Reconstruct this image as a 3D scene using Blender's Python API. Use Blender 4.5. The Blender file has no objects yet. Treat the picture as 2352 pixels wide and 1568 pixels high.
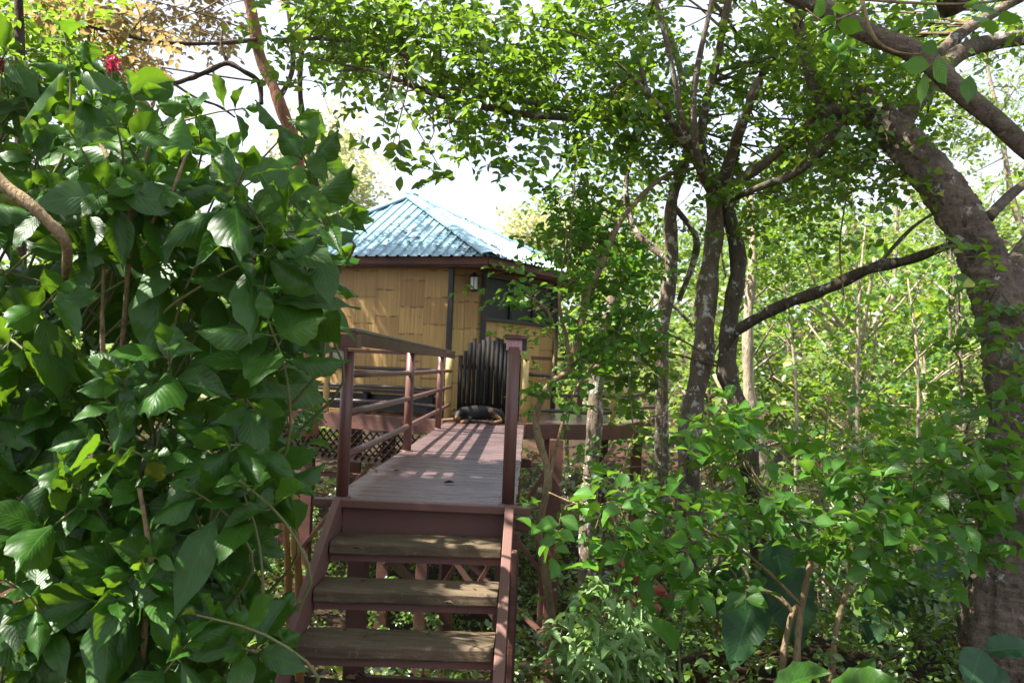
import bpy, bmesh, math, random
import numpy as np
from mathutils import Vector, Matrix
R = math.radians
sc = bpy.context.scene
C = sc.collection
rng = np.random.default_rng(11)
random.seed(5)

# ------------------------------------------------------------------ camera
FOC = 1900.0                       # focal length for a frame 2352 wide
EYE = np.array([0.0, 0.0, 0.87])   # z = 0 is the bridge deck
def basis(roll=2.3, vp=(1217, 845)):
    Y = np.array([(vp[0]-1176)/FOC, -(vp[1]-784)/FOC, -1.0]); Y /= np.linalg.norm(Y)
    r = R(roll); Z = np.array([math.sin(r), math.cos(r), 0.0])
    Z -= Y*Z.dot(Y); Z /= np.linalg.norm(Z)
    return np.array([np.cross(Y, Z), Y, Z])
M3 = basis()
cam = bpy.data.objects.new('camera', bpy.data.cameras.new('camera')); C.objects.link(cam)
cam.matrix_world = Matrix([[*M3[i], EYE[i]] for i in range(3)] + [[0, 0, 0, 1]])
cam.data.sensor_width = 36; cam.data.lens = 36*FOC/2352
cam.data.clip_start = 0.05; cam.data.clip_end = 500
cam.data.dof.use_dof = True; cam.data.dof.focus_distance = 4.6; cam.data.dof.aperture_fstop = 4.0
sc.camera = cam
def at(px, py, D=None, z=None):
    d = M3 @ np.array([(px-1176)/FOC, -(py-784)/FOC, -1.0])
    t = D/d[1] if D is not None else (z-EYE[2])/d[2]
    return EYE + d*t

# ------------------------------------------------------------------ light
SUN_AZ, SUN_EL = R(-104), R(57)    # azimuth from +Y towards +X
sdir = np.array([math.sin(SUN_AZ)*math.cos(SUN_EL), math.cos(SUN_AZ)*math.cos(SUN_EL), math.sin(SUN_EL)])
w = bpy.data.worlds.new('World'); sc.world = w; w.use_nodes = True
nt = w.node_tree; nt.nodes.clear()
sky = nt.nodes.new('ShaderNodeTexSky'); sky.sky_type = 'NISHITA'; sky.sun_disc = False
sky.sun_elevation = SUN_EL; sky.sun_rotation = SUN_AZ; sky.air_density = 1.2; sky.dust_density = 2.5; sky.ozone_density = 1.5
bg = nt.nodes.new('ShaderNodeBackground'); bg.inputs[1].default_value = 0.088
wo = nt.nodes.new('ShaderNodeOutputWorld')
# thin bright cloud veil over the blue
tc = nt.nodes.new('ShaderNodeTexCoord'); cn = nt.nodes.new('ShaderNodeTexNoise'); cn.inputs['Scale'].default_value = 2.6; cn.inputs['Detail'].default_value = 6
cr = nt.nodes.new('ShaderNodeMapRange'); cr.inputs[1].default_value = .3; cr.inputs[2].default_value = .62; cr.inputs[3].default_value = .45; cr.inputs[4].default_value = .95
cm = nt.nodes.new('ShaderNodeMix'); cm.data_type = 'RGBA'; cm.inputs[7].default_value = (3.9, 4.15, 4.9, 1)
nt.links.new(tc.outputs['Generated'], cn.inputs[0]); nt.links.new(cn.outputs[0], cr.inputs[0]); nt.links.new(cr.outputs[0], cm.inputs[0]); nt.links.new(sky.outputs[0], cm.inputs[6])
nt.links.new(cm.outputs[2], bg.inputs[0]); nt.links.new(bg.outputs[0], wo.inputs[0])
sl = bpy.data.lights.new('sun', 'SUN'); sl.energy = 5.0; sl.angle = R(0.55); sl.color = (1.0, 0.95, 0.86)
so = bpy.data.objects.new('sun', sl); C.objects.link(so)
so.rotation_euler = Vector(-sdir).to_track_quat('-Z', 'Y').to_euler()
sc.view_settings.view_transform = 'Standard'; sc.view_settings.look = 'None'
sc.view_settings.gamma = 1; sc.view_settings.use_curve_mapping = False
sc.view_settings.exposure = 1.95
sc.cycles.max_bounces = 7; sc.cycles.diffuse_bounces = 4; sc.cycles.transmission_bounces = 4
sc.cycles.glossy_bounces = 3; sc.cycles.sample_clamp_indirect = 6
sc.cycles.use_denoising = True

# ------------------------------------------------------------------ materials
class NT:
    def __init__(s, name):
        s.m = bpy.data.materials.new(name); s.m.use_nodes = True; s.t = s.m.node_tree; s.t.nodes.clear()
        s.out = s.t.nodes.new('ShaderNodeOutputMaterial')
    def n(s, typ, **kw):
        x = s.t.nodes.new('ShaderNode'+typ)
        for k, v in kw.items(): setattr(x, k, v)
        return x
    def put(s, sock, v):
        if isinstance(v, bpy.types.NodeSocket): s.t.links.new(v, sock)
        elif v is not None:
            if isinstance(v, (tuple, list)) and len(v) == 3 and sock.type == 'RGBA': v = (*v, 1)
            sock.default_value = v
    def math(s, op, a, b=None, c=None, clamp=False):
        x = s.n('Math', operation=op, use_clamp=clamp)
        for i, v in enumerate((a, b, c)):
            if v is not None: s.put(x.inputs[i], v)
        return x.outputs[0]
    def mix(s, f, a, b, bt='MIX'):
        x = s.n('Mix', data_type='RGBA', blend_type=bt)
        s.put(x.inputs['Factor'], f); s.put(x.inputs[6], a); s.put(x.inputs[7], b); return x.outputs[2]
    def noise(s, co, scale, detail=4, rough=.55, sc3=None, out=0):
        if sc3 is not None:
            mp = s.n('Mapping'); s.put(mp.inputs[0], co); mp.inputs['Scale'].default_value = sc3; co = mp.outputs[0]
        x = s.n('TexNoise'); s.put(x.inputs['Vector'], co); x.inputs['Scale'].default_value = scale
        x.inputs['Detail'].default_value = detail; x.inputs['Roughness'].default_value = rough
        return x.outputs[out]
    def step(s, v, lo, hi):
        x = s.n('MapRange', clamp=True); s.put(x.inputs[0], v); x.inputs[1].default_value = lo; x.inputs[2].default_value = hi
        return x.outputs[0]
    def bump(s, h, strength=.4, dist=.01):
        x = s.n('Bump'); x.inputs['Strength'].default_value = strength; x.inputs['Distance'].default_value = dist
        s.put(x.inputs['Height'], h); return x.outputs[0]
    def principled(s, col, rough=.6, nor=None, metal=0, spec=.5):
        x = s.n('BsdfPrincipled'); s.put(x.inputs['Base Color'], col); s.put(x.inputs['Roughness'], rough)
        x.inputs['Metallic'].default_value = metal; x.inputs['Specular IOR Level'].default_value = spec
        if nor is not None: s.put(x.inputs['Normal'], nor)
        return x.outputs[0]
    def end(s, sh): s.t.links.new(sh, s.out.inputs[0]); return s.m
    def obj(s): return s.n('TexCoord').outputs['Object']
    def uv(s): return s.n('TexCoord').outputs['UV']

def leaf_mat(name, dark, light, trans, tf=.38, rough=.36, veins=0, spec=.5, old=None):
    t = NT(name)
    a = t.n('Attribute', attribute_name='rnd').outputs['Fac']
    col = t.mix(a, dark, light)
    if old is not None:
        col = t.mix(t.step(a, .93, .95), col, old)
    nor = None
    co = t.obj()
    col = t.mix(t.step(t.noise(co, 22, 3), .35, .75), col, t.mix(.75, col, light))
    if veins: col = t.mix(t.math('MULTIPLY', t.step(t.noise(co, 31, 3, .6), .68, .72), .8), col, (.12, .08, .03)); col = t.mix(t.math('MULTIPLY', t.step(t.noise(co, 5, 4, .6), .5, .8), .35), col, (.06, .085, .045))
    tcol = t.mix(a, tuple(c*.7 for c in trans), trans)
    if veins:
        sx = t.n('SeparateXYZ'); t.put(sx.inputs[0], t.uv())
        u = t.math('ABSOLUTE', t.math('SUBTRACT', sx.outputs[0], .5))   # 0..0.5
        v = sx.outputs[1]
        ph = t.math('SUBTRACT', t.math('MULTIPLY', v, float(veins)), t.math('MULTIPLY', t.math('POWER', t.math('MULTIPLY', u, 2.0), .8), 3.2))
        fr = t.math('FRACT', ph)
        tri = t.math('ABSOLUTE', t.math('SUBTRACT', fr, .5))          # .5 at vein
        vein = t.step(tri, .40, .5)
        mid = t.step(u, .03, .008)
        line = t.math('MAXIMUM', t.math('MULTIPLY', vein, .5), mid)
        col = t.mix(t.math('MULTIPLY', line, .4), col, tuple(min(1, c*1.7+.02) for c in light))
        tcol = t.mix(t.math('MULTIPLY', line, .4), tcol, tuple(c*.35 for c in trans))
        h = t.math('SUBTRACT', t.math('MULTIPLY', t.math('POWER', t.math('SUBTRACT', 1.0, t.math('MULTIPLY', tri, 2.0)), .6), .9), mid)
        h = t.math('ADD', h, t.math('MULTIPLY', t.noise(co, 120, 2), .25))
        nor = t.bump(h, .2, .005)
    else:
        nor = t.bump(t.noise(co, 60, 2), .3, .004)
    p = t.principled(col, rough, nor, spec=spec)
    tr = t.n('BsdfTranslucent'); t.put(tr.inputs[0], tcol); t.put(tr.inputs[1], nor)
    mx = t.n('MixShader'); mx.inputs[0].default_value = tf
    t.t.links.new(p, mx.inputs[1]); t.t.links.new(tr.outputs[0], mx.inputs[2])
    return t.end(mx.outputs[0])

def bark_mat(name, a, b, lichen=None, amount=.6, scale=1.0, rings=False):
    t = NT(name); co = t.obj()
    n1 = t.noise(co, 6*scale, 6, .65, sc3=(1, 1, .35)); n2 = t.noise(co, 34*scale, 5, .6, sc3=(1, 1, .3))
    col = t.mix(t.step(n1, .3, .7), a, b)
    col = t.mix(t.step(n2, .52, .75), col, tuple(c*.35 for c in a))
    h = t.math('ADD', t.math('MULTIPLY', n2, .8), n1)
    if rings:
        n4 = t.noise(co, 3.6, 6, .72, sc3=(1, 1, 3.2))
        col = t.mix(t.math('MULTIPLY', t.step(n4, .5, .66), .55), col, tuple(min(1, c*1.7) for c in b)); h = t.math('ADD', h, t.math('MULTIPLY', n4, 1.6))
    if rings:
        n6 = t.noise(co, 2.1, 5, .7); col = t.mix(t.math('MULTIPLY', t.step(n6, .58, .66), .75), col, (.022, .026, .012)); n7 = t.noise(co, 19, 5, .75); col = t.mix(t.math('MULTIPLY', t.step(n7, .5, .7), .5), col, (.26, .20, .15)); h = t.math('ADD', h, n7)
    if lichen:
        n3 = t.noise(co, 7*scale, 5, .7)
        k = t.step(n3, amount, amount+.035)
        col = t.mix(k, col, lichen)
        n5 = t.noise(co, 2.3, 3)
        col = t.mix(t.math('MULTIPLY', t.step(n5, .55, .7), .5), col, (.05, .075, .02))
    return t.end(t.principled(col, .85, t.bump(h, .9, .03), spec=.25))

def paint_mat(name, col, rough=.4, dirt=(.06, .045, .035), scale=7, amt=.5, spec=.5):
    t = NT(name); co = t.obj()
    n = t.noise(co, scale, 6, .7); n2 = t.noise(co, scale*9, 3)
    c = t.mix(t.math('MULTIPLY', t.step(n, .5, .75), amt), col, dirt)
    r = t.math('ADD', rough, t.math('MULTIPLY', n, .25))
    return t.end(t.principled(c, r, t.bump(n2, .2, .003), spec=spec))

def wood_mat(name, a, b, stretch=(1, 12, 12), rough=.7, spec=.4):
    t = NT(name); co = t.obj()
    n = t.noise(co, 5, 6, .7, sc3=stretch); n2 = t.noise(co, 2.2, 4); n3 = t.noise(co, 38, 4, .7)
    c = t.mix(t.step(n, .3, .7), a, b)
    c = t.mix(t.math('MULTIPLY', t.step(n2, .45, .7), .6), c, tuple(x*.45 for x in a))
    c = t.mix(t.math('MULTIPLY', t.step(n3, .6, .72), .6), c, tuple(min(1, x*1.8+.02) for x in b))
    return t.end(t.principled(c, rough, t.bump(t.math('ADD', n, t.math('MULTIPLY', n3, .6)), .6, .008), spec=spec))

def bamboo_wall():
    t = NT('bamboo_mat'); sx = t.n('SeparateXYZ'); t.put(sx.inputs[0], t.uv())
    u, v = sx.outputs[0], sx.outputs[1]
    cu = t.math('DIVIDE', u, .46); ci = t.math('FLOOR', cu)
    wn = t.n('TexWhiteNoise', noise_dimensions='1D'); t.put(wn.inputs['W'], ci); off = wn.outputs[0]
    row = t.math('ADD', t.math('DIVIDE', v, .47), t.math('MULTIPLY', off, 3.0))
    nz = t.noise(t.uv(), 5, 3)
    row = t.math('ADD', row, t.math('MULTIPLY', nz, .12))
    fr = t.math('FRACT', row); ri = t.math('FLOOR', row)
    d = t.math('MINIMUM', fr, t.math('SUBTRACT', 1.0, fr))
    nodeline = t.math('MULTIPLY', t.step(d, .045, .012), t.math('MULTIPLY', t.step(t.noise(t.uv(), 9, 3), .38, .6), .8))
    fu = t.math('FRACT', cu); du = t.math('MINIMUM', fu, t.math('SUBTRACT', 1.0, fu))
    seam = t.math('MULTIPLY', t.step(du, .03, .008), .3)
    mp = t.n('Mapping'); t.put(mp.inputs[0], t.uv()); mp.inputs['Scale'].default_value = (46, .8, 1)
    st = t.n('TexNoise'); t.put(st.inputs[0], mp.outputs[0]); st.inputs['Scale'].default_value = 1; st.inputs['Detail'].default_value = 3
    s1 = st.outputs[0]
    wn2 = t.n('TexWhiteNoise', noise_dimensions='2D'); cb = t.n('CombineXYZ'); t.put(cb.inputs[0], ci); t.put(cb.inputs[1], ri); t.put(wn2.inputs[0], cb.outputs[0])
    base = t.mix(wn2.outputs[0], (.37, .215, .078), (.52, .335, .118))
    top = t.step(t.math('ADD', v, t.math('MULTIPLY', t.noise(t.uv(), 2.2, 4), .9)), 1.9, 3.1)   # browner towards the top of the wall
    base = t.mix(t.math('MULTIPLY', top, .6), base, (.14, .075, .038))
    c = t.mix(t.math('MULTIPLY', t.step(s1, .42, .68), .62), base, (.17, .10, .04))
    c = t.mix(t.math('MAXIMUM', nodeline, seam), c, (.07, .03, .015))
    kn = t.step(t.noise(t.uv(), 11, 2), .71, .75)
    c = t.mix(t.math('MULTIPLY', kn, .8), c, (.05, .025, .015))
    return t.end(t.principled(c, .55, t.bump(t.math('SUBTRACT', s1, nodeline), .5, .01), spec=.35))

def roof_paint():
    t = NT('roof_paint'); co = t.obj()
    n = t.noise(co, 1.6, 5, .65); n2 = t.noise(co, 9, 4)
    c = t.mix(t.step(n, .42, .62), (.13, .24, .28), (.17, .29, .34))
    c = t.mix(t.math('MULTIPLY', t.step(n2, .58, .75), .35), c, (.05, .11, .10))
    return t.end(t.principled(c, t.math('ADD', .28, t.math('MULTIPLY', n2, .25)), t.bump(n2, .15, .01), spec=.6))

def ground_mat():
    t = NT('forest_floor'); co = t.obj()
    n = t.noise(co, .9, 5, .6); n2 = t.noise(co, 14, 6, .75); n3 = t.noise(co, 48, 3)
    c = t.mix(t.step(n2, .35, .7), (.02, .014, .009), (.075, .045, .024))
    c = t.mix(t.step(n, .5, .7), c, (.10, .042, .022))
    c = t.mix(t.math('MULTIPLY', t.step(n3, .62, .7), .7), c, (.25, .18, .10))
    return t.end(t.principled(c, .95, t.bump(t.math('ADD', n2, n3), 1, .05), spec=.2))

M = dict(
 paint=paint_mat('maroon_paint', (.135, .056, .047), .3),
 paint2=paint_mat('maroon_paint_worn', (.145, .068, .054), .5, (.11, .07, .04), 11, .7),
 deck=wood_mat('deck_paint', (.12, .078, .080), (.175, .118, .115), (1, 9, 9), .22, .9),
 tread=wood_mat('weathered_tread', (.070, .050, .032), (.155, .112, .066), (.8, 9, 9), .75, .3),
 fascia=wood_mat('fascia_wood', (.085, .035, .028), (.15, .065, .048), (1, 1, 10), .6),
 dark=paint_mat('black_wood', (.018, .017, .02), .35, (.04, .03, .03), 12),
 rail=paint_mat('dark_bamboo', (.035, .022, .02), .35, (.09, .05, .03), 15),
 picket=paint_mat('black_bamboo', (.007, .007, .008), .62, (.02, .014, .012), 18, .6, .25),
 bamboo=paint_mat('yellow_bamboo', (.42, .31, .12), .45, (.22, .12, .04), 6, .6),
 orange=paint_mat('tan_cane', (.42, .20, .06), .5, (.2, .1, .04), 9, .6),
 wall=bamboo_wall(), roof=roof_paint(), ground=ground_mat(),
 soot=paint_mat('dark_lattice', (.022, .014, .012), .8, (.04, .03, .02), 9, .6, .2),
 plate=paint_mat('frosted_plate', (.62, .60, .52), .35, (.25, .2, .2), 30, .8),
 pinkplate=paint_mat('pink_plate', (.50, .30, .30), .5, (.25, .1, .12), 55, .9),
 glass=paint_mat('dark_glass', (.006, .007, .010), .45, (.02, .02, .02), 3),
 lampglass=paint_mat('lamp_glass', (.50, .52, .46), .25, (.3, .3, .25), 20),
 furb=paint_mat('black_fur', (.010, .010, .011), .6, (.02, .018, .016), 40, .5, .3),
 furt=paint_mat('tan_fur', (.36, .17, .06), .75, (.18, .08, .03), 30, .6, .2),
 eye=paint_mat('eye', (.01, .008, .006), .1),
 bark=bark_mat('grey_bark', (.115, .085, .058), (.235, .185, .135), (.52, .50, .43), .555, 1.6),
 barkbig=bark_mat('big_tree_bark', (.085, .064, .048), (.19, .145, .108), (.42, .41, .35), .605, 1.0, True),
 barkmoss=bark_mat('mossy_bark', (.055, .042, .028), (.13, .10, .07), (.42, .42, .36), .58, 1.4),
 barklight=bark_mat('pale_bark', (.28, .22, .15), (.46, .38, .27), (.6, .56, .48), .62),
 barkslim=bark_mat('slim_bark', (.22, .15, .075), (.36, .27, .15), (.5, .46, .36), .66, 2),
 barkdark=bark_mat('dark_bark', (.055, .038, .03), (.11, .075, .055)),
 barkred=bark_mat('red_bark', (.22, .09, .055), (.33, .17, .11), (.45, .38, .32), .66),
 twig=bark_mat('twig_bark', (.13, .09, .05), (.24, .18, .10), None, .6, 3),
 stem=paint_mat('green_stem', (.14, .16, .05), .6, (.2, .13, .06), 14, .8),
 big=leaf_mat('broad_leaf', (.014, .050, .006), (.038, .118, .010), (.22, .42, .02), .30, .40, 11, .38, (.34, .30, .03)),
 canopy=leaf_mat('canopy_leaf', (.014, .052, .011), (.055, .14, .016), (.34, .56, .04), .38, .38, 0, .5, (.38, .36, .04)),
 fore=leaf_mat('soft_leaf', (.026, .090, .010), (.066, .19, .018), (.26, .52, .04), .36, .42, 7, .4),
 back=leaf_mat('wood_leaf', (.026, .065, .014), (.17, .245, .05), (.36, .52, .07), .36, .5, 0, .4, (.42, .36, .14)),
 under=leaf_mat('undergrowth_leaf', (.008, .032, .006), (.11, .20, .035), (.30, .46, .05), .30, .3, 0, .7),
 brownl=leaf_mat('russet_leaf', (.15, .105, .045), (.28, .20, .09), (.50, .36, .13), .45, .5, 0, .3, (.35, .42, .05)),
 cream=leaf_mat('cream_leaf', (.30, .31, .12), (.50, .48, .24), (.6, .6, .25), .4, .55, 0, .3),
 pale=leaf_mat('pale_leaf', (.10, .22, .06), (.26, .40, .15), (.35, .55, .12), .35, .42, 6),
 banana=leaf_mat('plantain_leaf', (.010, .045, .016), (.022, .075, .022), (.10, .28, .04), .22, .42, 22, .35),
 redleaf=leaf_mat('red_leaf', (.22, .03, .045), (.45, .13, .10), (.6, .12, .10), .35, .4, 6),
 flower=leaf_mat('crimson_bract', (.22, .012, .05), (.38, .03, .10), (.7, .03, .10), .4, .5),
 dead=leaf_mat('dry_leaf', (.045, .028, .015), (.10, .06, .03), (.1, .05, .02), .1, .7),
)

# ------------------------------------------------------------------ builders
def link(o, parent=None):
    C.objects.link(o)
    if parent is not None: o.parent = parent
    return o
def tag(o, label=None, cat=None, group=None, kind=None):
    if label: o['label'] = label
    if cat: o['category'] = cat
    if group: o['group'] = group
    if kind: o['kind'] = kind
    return o
def empty(name, label, cat, loc=(0, 0, 0), group=None):
    o = bpy.data.objects.new(name, None); o.empty_display_size = .1; link(o); o.location = tuple(loc)
    return tag(o, label, cat, group)

class MB:
    """collects shapes, links them as one mesh"""
    def __init__(s): s.v = []; s.f = []; s.uv = None; s.mi = []; s.cur = 0
    def add(s, vs, fs):
        o = len(s.v); s.v += [tuple(map(float, p)) for p in vs]; s.f += [tuple(i+o for i in f) for f in fs]; s.mi += [s.cur]*len(fs)
    def box(s, c, size, rot=None):
        hx, hy, hz = [d/2 for d in size]
        P = np.array([(x, y, z) for x in (-hx, hx) for y in (-hy, hy) for z in (-hz, hz)])
        if rot is not None: P = P @ np.array(rot).T
        s.add(P + np.array(c), [(0, 1, 3, 2), (4, 6, 7, 5), (0, 4, 5, 1), (2, 3, 7, 6), (0, 2, 6, 4), (1, 5, 7, 3)])
    def bar(s, a, b, wd, ht, up=(0, 0, 1)):
        """rectangular bar from a to b: wd sideways, ht along up"""
        a, b = np.array(a, float), np.array(b, float); d = b-a; L = np.linalg.norm(d); d /= L
        up = np.array(up, float); sd = np.cross(d, up); sd /= np.linalg.norm(sd); u2 = np.cross(sd, d)
        s.box((a+b)/2, (wd, L, ht), np.array([sd, d, u2]).T)
    def tube(s, path, rad, seg=10, cap=True, wob=0, flute=None):
        P = np.array(path, float); n = len(P); rad = np.broadcast_to(np.array(rad, float), (n,))
        T = np.gradient(P, axis=0); T /= np.linalg.norm(T, axis=1)[:, None]+1e-9
        u = np.cross(T[0], (0.31, .2, .93)); u = u if np.linalg.norm(u) > .1 else np.cross(T[0], (1, 0, 0)); u /= np.linalg.norm(u)
        vs = []; ang = np.arange(seg)/seg*2*math.pi
        for i in range(n):
            u = u - T[i]*u.dot(T[i]); u /= np.linalg.norm(u); w_ = np.cross(T[i], u)
            r = rad[i]*(1+wob*rng.normal(size=seg)*.5)
            if flute is not None: r = r*(1+flute(ang, i/(n-1)))
            vs += list(P[i] + r[:, None]*(np.cos(ang)[:, None]*u + np.sin(ang)[:, None]*w_))
        fs = [(i*seg+j, i*seg+(j+1) % seg, (i+1)*seg+(j+1) % seg, (i+1)*seg+j) for i in range(n-1) for j in range(seg)]
        if cap: fs += [tuple(range(seg))[::-1], tuple((n-1)*seg+j for j in range(seg))]
        s.add(vs, fs)
    def build(s, name, mat, parent=None, smooth=False, bevel=0, label=None):
        me = bpy.data.meshes.new(name); me.from_pydata(s.v, [], s.f)
        for m_ in (mat if isinstance(mat, (list, tuple)) else [mat]): me.materials.append(m_)
        me.polygons.foreach_set('material_index', s.mi)
        if smooth: me.polygons.foreach_set('use_smooth', [True]*len(s.f))
        if s.uv: 
            l = me.uv_layers.new(name='UVMap'); l.data.foreach_set('uv', np.array(s.uv, dtype=np.float32).ravel())
        me.update()
        o = link(bpy.data.objects.new(name, me), parent)
        if bevel:
            b = o.modifiers.new('bevel', 'BEVEL'); b.width = bevel; b.segments = 2; b.limit_method = 'ANGLE'
        if label: o['label'] = label
        return o

def spline(pts, k=6):
    P = np.array(pts, float); n = len(P); out = []
    for i in range(n-1):
        p0, p1, p2, p3 = P[max(i-1, 0)], P[i], P[i+1], P[min(i+2, n-1)]
        for j in range(k):
            t = j/k; out.append(.5*((2*p1)+(-p0+p2)*t+(2*p0-5*p1+4*p2-p3)*t*t+(-p0+3*p1-3*p2+p3)*t**3))
    out.append(P[-1]); return np.array(out)

# ---- leaf templates: (u across -1..1, v along 0..1, w lift), faces
def leaf_grid(nu, prof, fold=.07, curl=.06, wav=.015):
    us = np.linspace(-1, 1, nu); pts = []; uvs = []; nv = len(prof)
    for i, wd in enumerate(prof):
        v = i/(nv-1)
        for u in us:
            pts.append((u*wd, v, fold*abs(u)*wd - curl*(u*u)*wd + wav*math.sin(v*22+u*2)*abs(u))); uvs.append((u*.5+.5, v))
    fs = [(i*nu+j, i*nu+j+1, (i+1)*nu+j+1, (i+1)*nu+j) for i in range(nv-1) for j in range(nu-1)]
    return np.array(pts), fs, np.array(uvs)
ELL = [.03, .28, .58, .83, .97, 1.0, .98, .88, .68, .38, .13, .015]
_e = ELL; ELL = [float(np.interp(i/17*11, range(12), _e))*(1 if i else .03) for i in range(18)]
T_BIG = leaf_grid(5, ELL, .10, .08, .015)
T_BIG2 = leaf_grid(5, [w_*(1+.03*math.sin(i*1.1)) for i, w_ in enumerate(ELL)], .26, .05, .025)
T_BIG3 = leaf_grid(5, [w_*(1+.03*math.cos(i*.9)) for i, w_ in enumerate(ELL)], -.02, .18, .03)
T_MED = leaf_grid(3, [.02, .45, .85, 1.0, .88, .55, .02], .2, .0, .02)
T_LONG = leaf_grid(5, [.05, .5, .8, .95, 1, 1, .97, .9, .78, .6, .35, .03], .22, .12, .03)
T_SML = (np.array([(0, 0, 0), (-.8, .3, .12), (0, .36, 0), (.8, .3, .12), (-.82, .64, .12), (0, .7, 0), (.82, .64, .12), (0, 1, -.04)]),
         [(0, 2, 1), (0, 3, 2), (2, 5, 4, 1), (2, 3, 6, 5), (5, 7, 4), (5, 6, 7)],
         np.array([(.5, 0), (.05, .3), (.5, .36), (.95, .3), (.05, .64), (.5, .7), (.95, .64), (.5, 1)]))
T_TINY = (np.array([(0, 0, 0), (-.9, .45, .1), (.9, .45, .1), (0, 1, 0)]), [(0, 3, 1), (0, 2, 3)], np.array([(.5, 0), (0, .45), (1, .45), (.5, 1)]))

def unit(a): return a/(np.linalg.norm(a, axis=-1, keepdims=True)+1e-9)

class Leaves:
    """many leaves gathered into one mesh; twigs go in with them as a second material"""
    def __init__(s): s.b = []; s.tw = MB()
    def put(s, P, A, N, L, W, tmpl, droop=.15, rnd=None):
        P, A, N = map(lambda q: np.array(q, float).reshape(-1, 3), (P, A, N)); n = len(P)
        L = np.broadcast_to(np.array(L, float), (n,)); W = np.broadcast_to(np.array(W, float), (n,)); droop = np.broadcast_to(np.array(droop, float), (n,))
        A = unit(A); N = unit(N - A*(N*A).sum(1)[:, None]); B = np.cross(A, N)
        T, fs, uv = tmpl
        V = P[:, None]+A[:, None]*(T[None, :, 1, None]*L[:, None, None]) + B[:, None]*(T[None, :, 0, None]*W[:, None, None]) + N[:, None]*(T[None, :, 2, None]*L[:, None, None])
        V[:, :, 2] -= (droop*L)[:, None]*T[None, :, 1]**2
        s.b.append((V, fs, uv, rng.random(n) if rnd is None else np.broadcast_to(rnd, (n,))))
    def build(s, name, mat, parent=None, twig=None, label=None, kind=None, smooth=True):
        vs = []; loops = []; tot = []; uvs = []; rn = []; off = 0
        for V, fs, uv, r in s.b:
            n, k = V.shape[:2]; vs.append(V.reshape(-1, 3)); rn.append(np.repeat(r, k))
            fl = np.concatenate([np.array(f) for f in fs]); ft = np.array([len(f) for f in fs])
            loops.append((fl[None]+(np.arange(n)*k)[:, None]+off).ravel()); tot.append(np.tile(ft, n)); uvs.append(np.tile(uv[fl], (n, 1))); off += n*k
        nl = sum(len(t) for t in tot)
        if s.tw.v:
            tv = np.array(s.tw.v); vs.append(tv); rn.append(np.full(len(tv), .5))
            fl = np.concatenate([np.array(f) for f in s.tw.f])
            loops.append(fl+off); tot.append(np.array([len(f) for f in s.tw.f])); uvs.append(np.zeros((len(fl), 2)))
        vs = np.concatenate(vs); loops = np.concatenate(loops); tot = np.concatenate(tot); uvs = np.concatenate(uvs); rn = np.concatenate(rn)
        me = bpy.data.meshes.new(name)
        me.vertices.add(len(vs)); me.vertices.foreach_set('co', vs.astype(np.float32).ravel())
        me.loops.add(len(loops)); me.loops.foreach_set('vertex_index', loops.astype(np.int32))
        me.polygons.add(len(tot)); me.polygons.foreach_set('loop_start', np.concatenate([[0], np.cumsum(tot)[:-1]]).astype(np.int32))
        me.polygons.foreach_set('loop_total', tot.astype(np.int32))
        me.materials.append(mat); me.materials.append(twig or M['twig'])
        mi = np.zeros(len(tot), np.int32); mi[nl:] = 1; me.polygons.foreach_set('material_index', mi)
        me.polygons.foreach_set('use_smooth', np.ones(len(tot), bool))
        a = me.attributes.new('rnd', 'FLOAT', 'POINT'); a.data.foreach_set('value', rn.astype(np.float32))
        l = me.uv_layers.new(name='UVMap'); l.data.foreach_set('uv', uvs.astype(np.float32).ravel())
        me.update(calc_edges=True); me.validate()
        o = link(bpy.data.objects.new(name, me), parent)
        if label: o['label'] = label
        if kind: o['kind'] = kind
        return o
    def twigs(s, P, D, length, nleaf, L, W, tmpl, droop=.15, upn=1.0, stems=True, spread=1.0, flat=.35):
        """leafy twigs: P starts, D directions; leaves alternate on both sides"""
        P = np.array(P, float); D = unit(np.array(D, float)); n = len(P)
        length = np.broadcast_to(np.array(length, float), (n,))
        side = unit(np.cross(D, np.array([0, 0, 1.0])+rng.normal(size=(n, 3))*.25))
        up = np.cross(side, D)
        for j in range(nleaf):
            t = (j+.6)/nleaf; sg = 1 if j % 2 else -1
            pos = P + D*(t*length)[:, None]; pos[:, 2] -= .12*length*t*t
            tipf = .35+.65*t
            A = D*(.35+.9*(t > .9)) + side*(sg*spread*(1.0 if t < .9 else .15)) + up*rng.normal(size=(n, 1))*flat + rng.normal(size=(n, 3))*.25
            N = up*upn + side*rng.normal(size=(n, 1))*.45 + rng.normal(size=(n, 3))*.35
            k = rng.uniform(.65, 1.15, n)*(1-.25*abs(t-.5))
            keep = rng.random(n) > .1
            s.put(pos[keep], A[keep], N[keep], (L*k)[keep], (W*k)[keep], tmpl, droop)
        if stems:
            th = np.maximum(.0016, .008*length)
            for i in range(n):
                q = np.array([P[i], P[i]+D[i]*length[i]*.5-np.array([0, 0, .03*length[i]]), P[i]+D[i]*length[i]-np.array([0, 0, .12*length[i]])])
                s.tw.tube(q, [th[i], th[i]*.8, th[i]*.4], 3, False)

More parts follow.
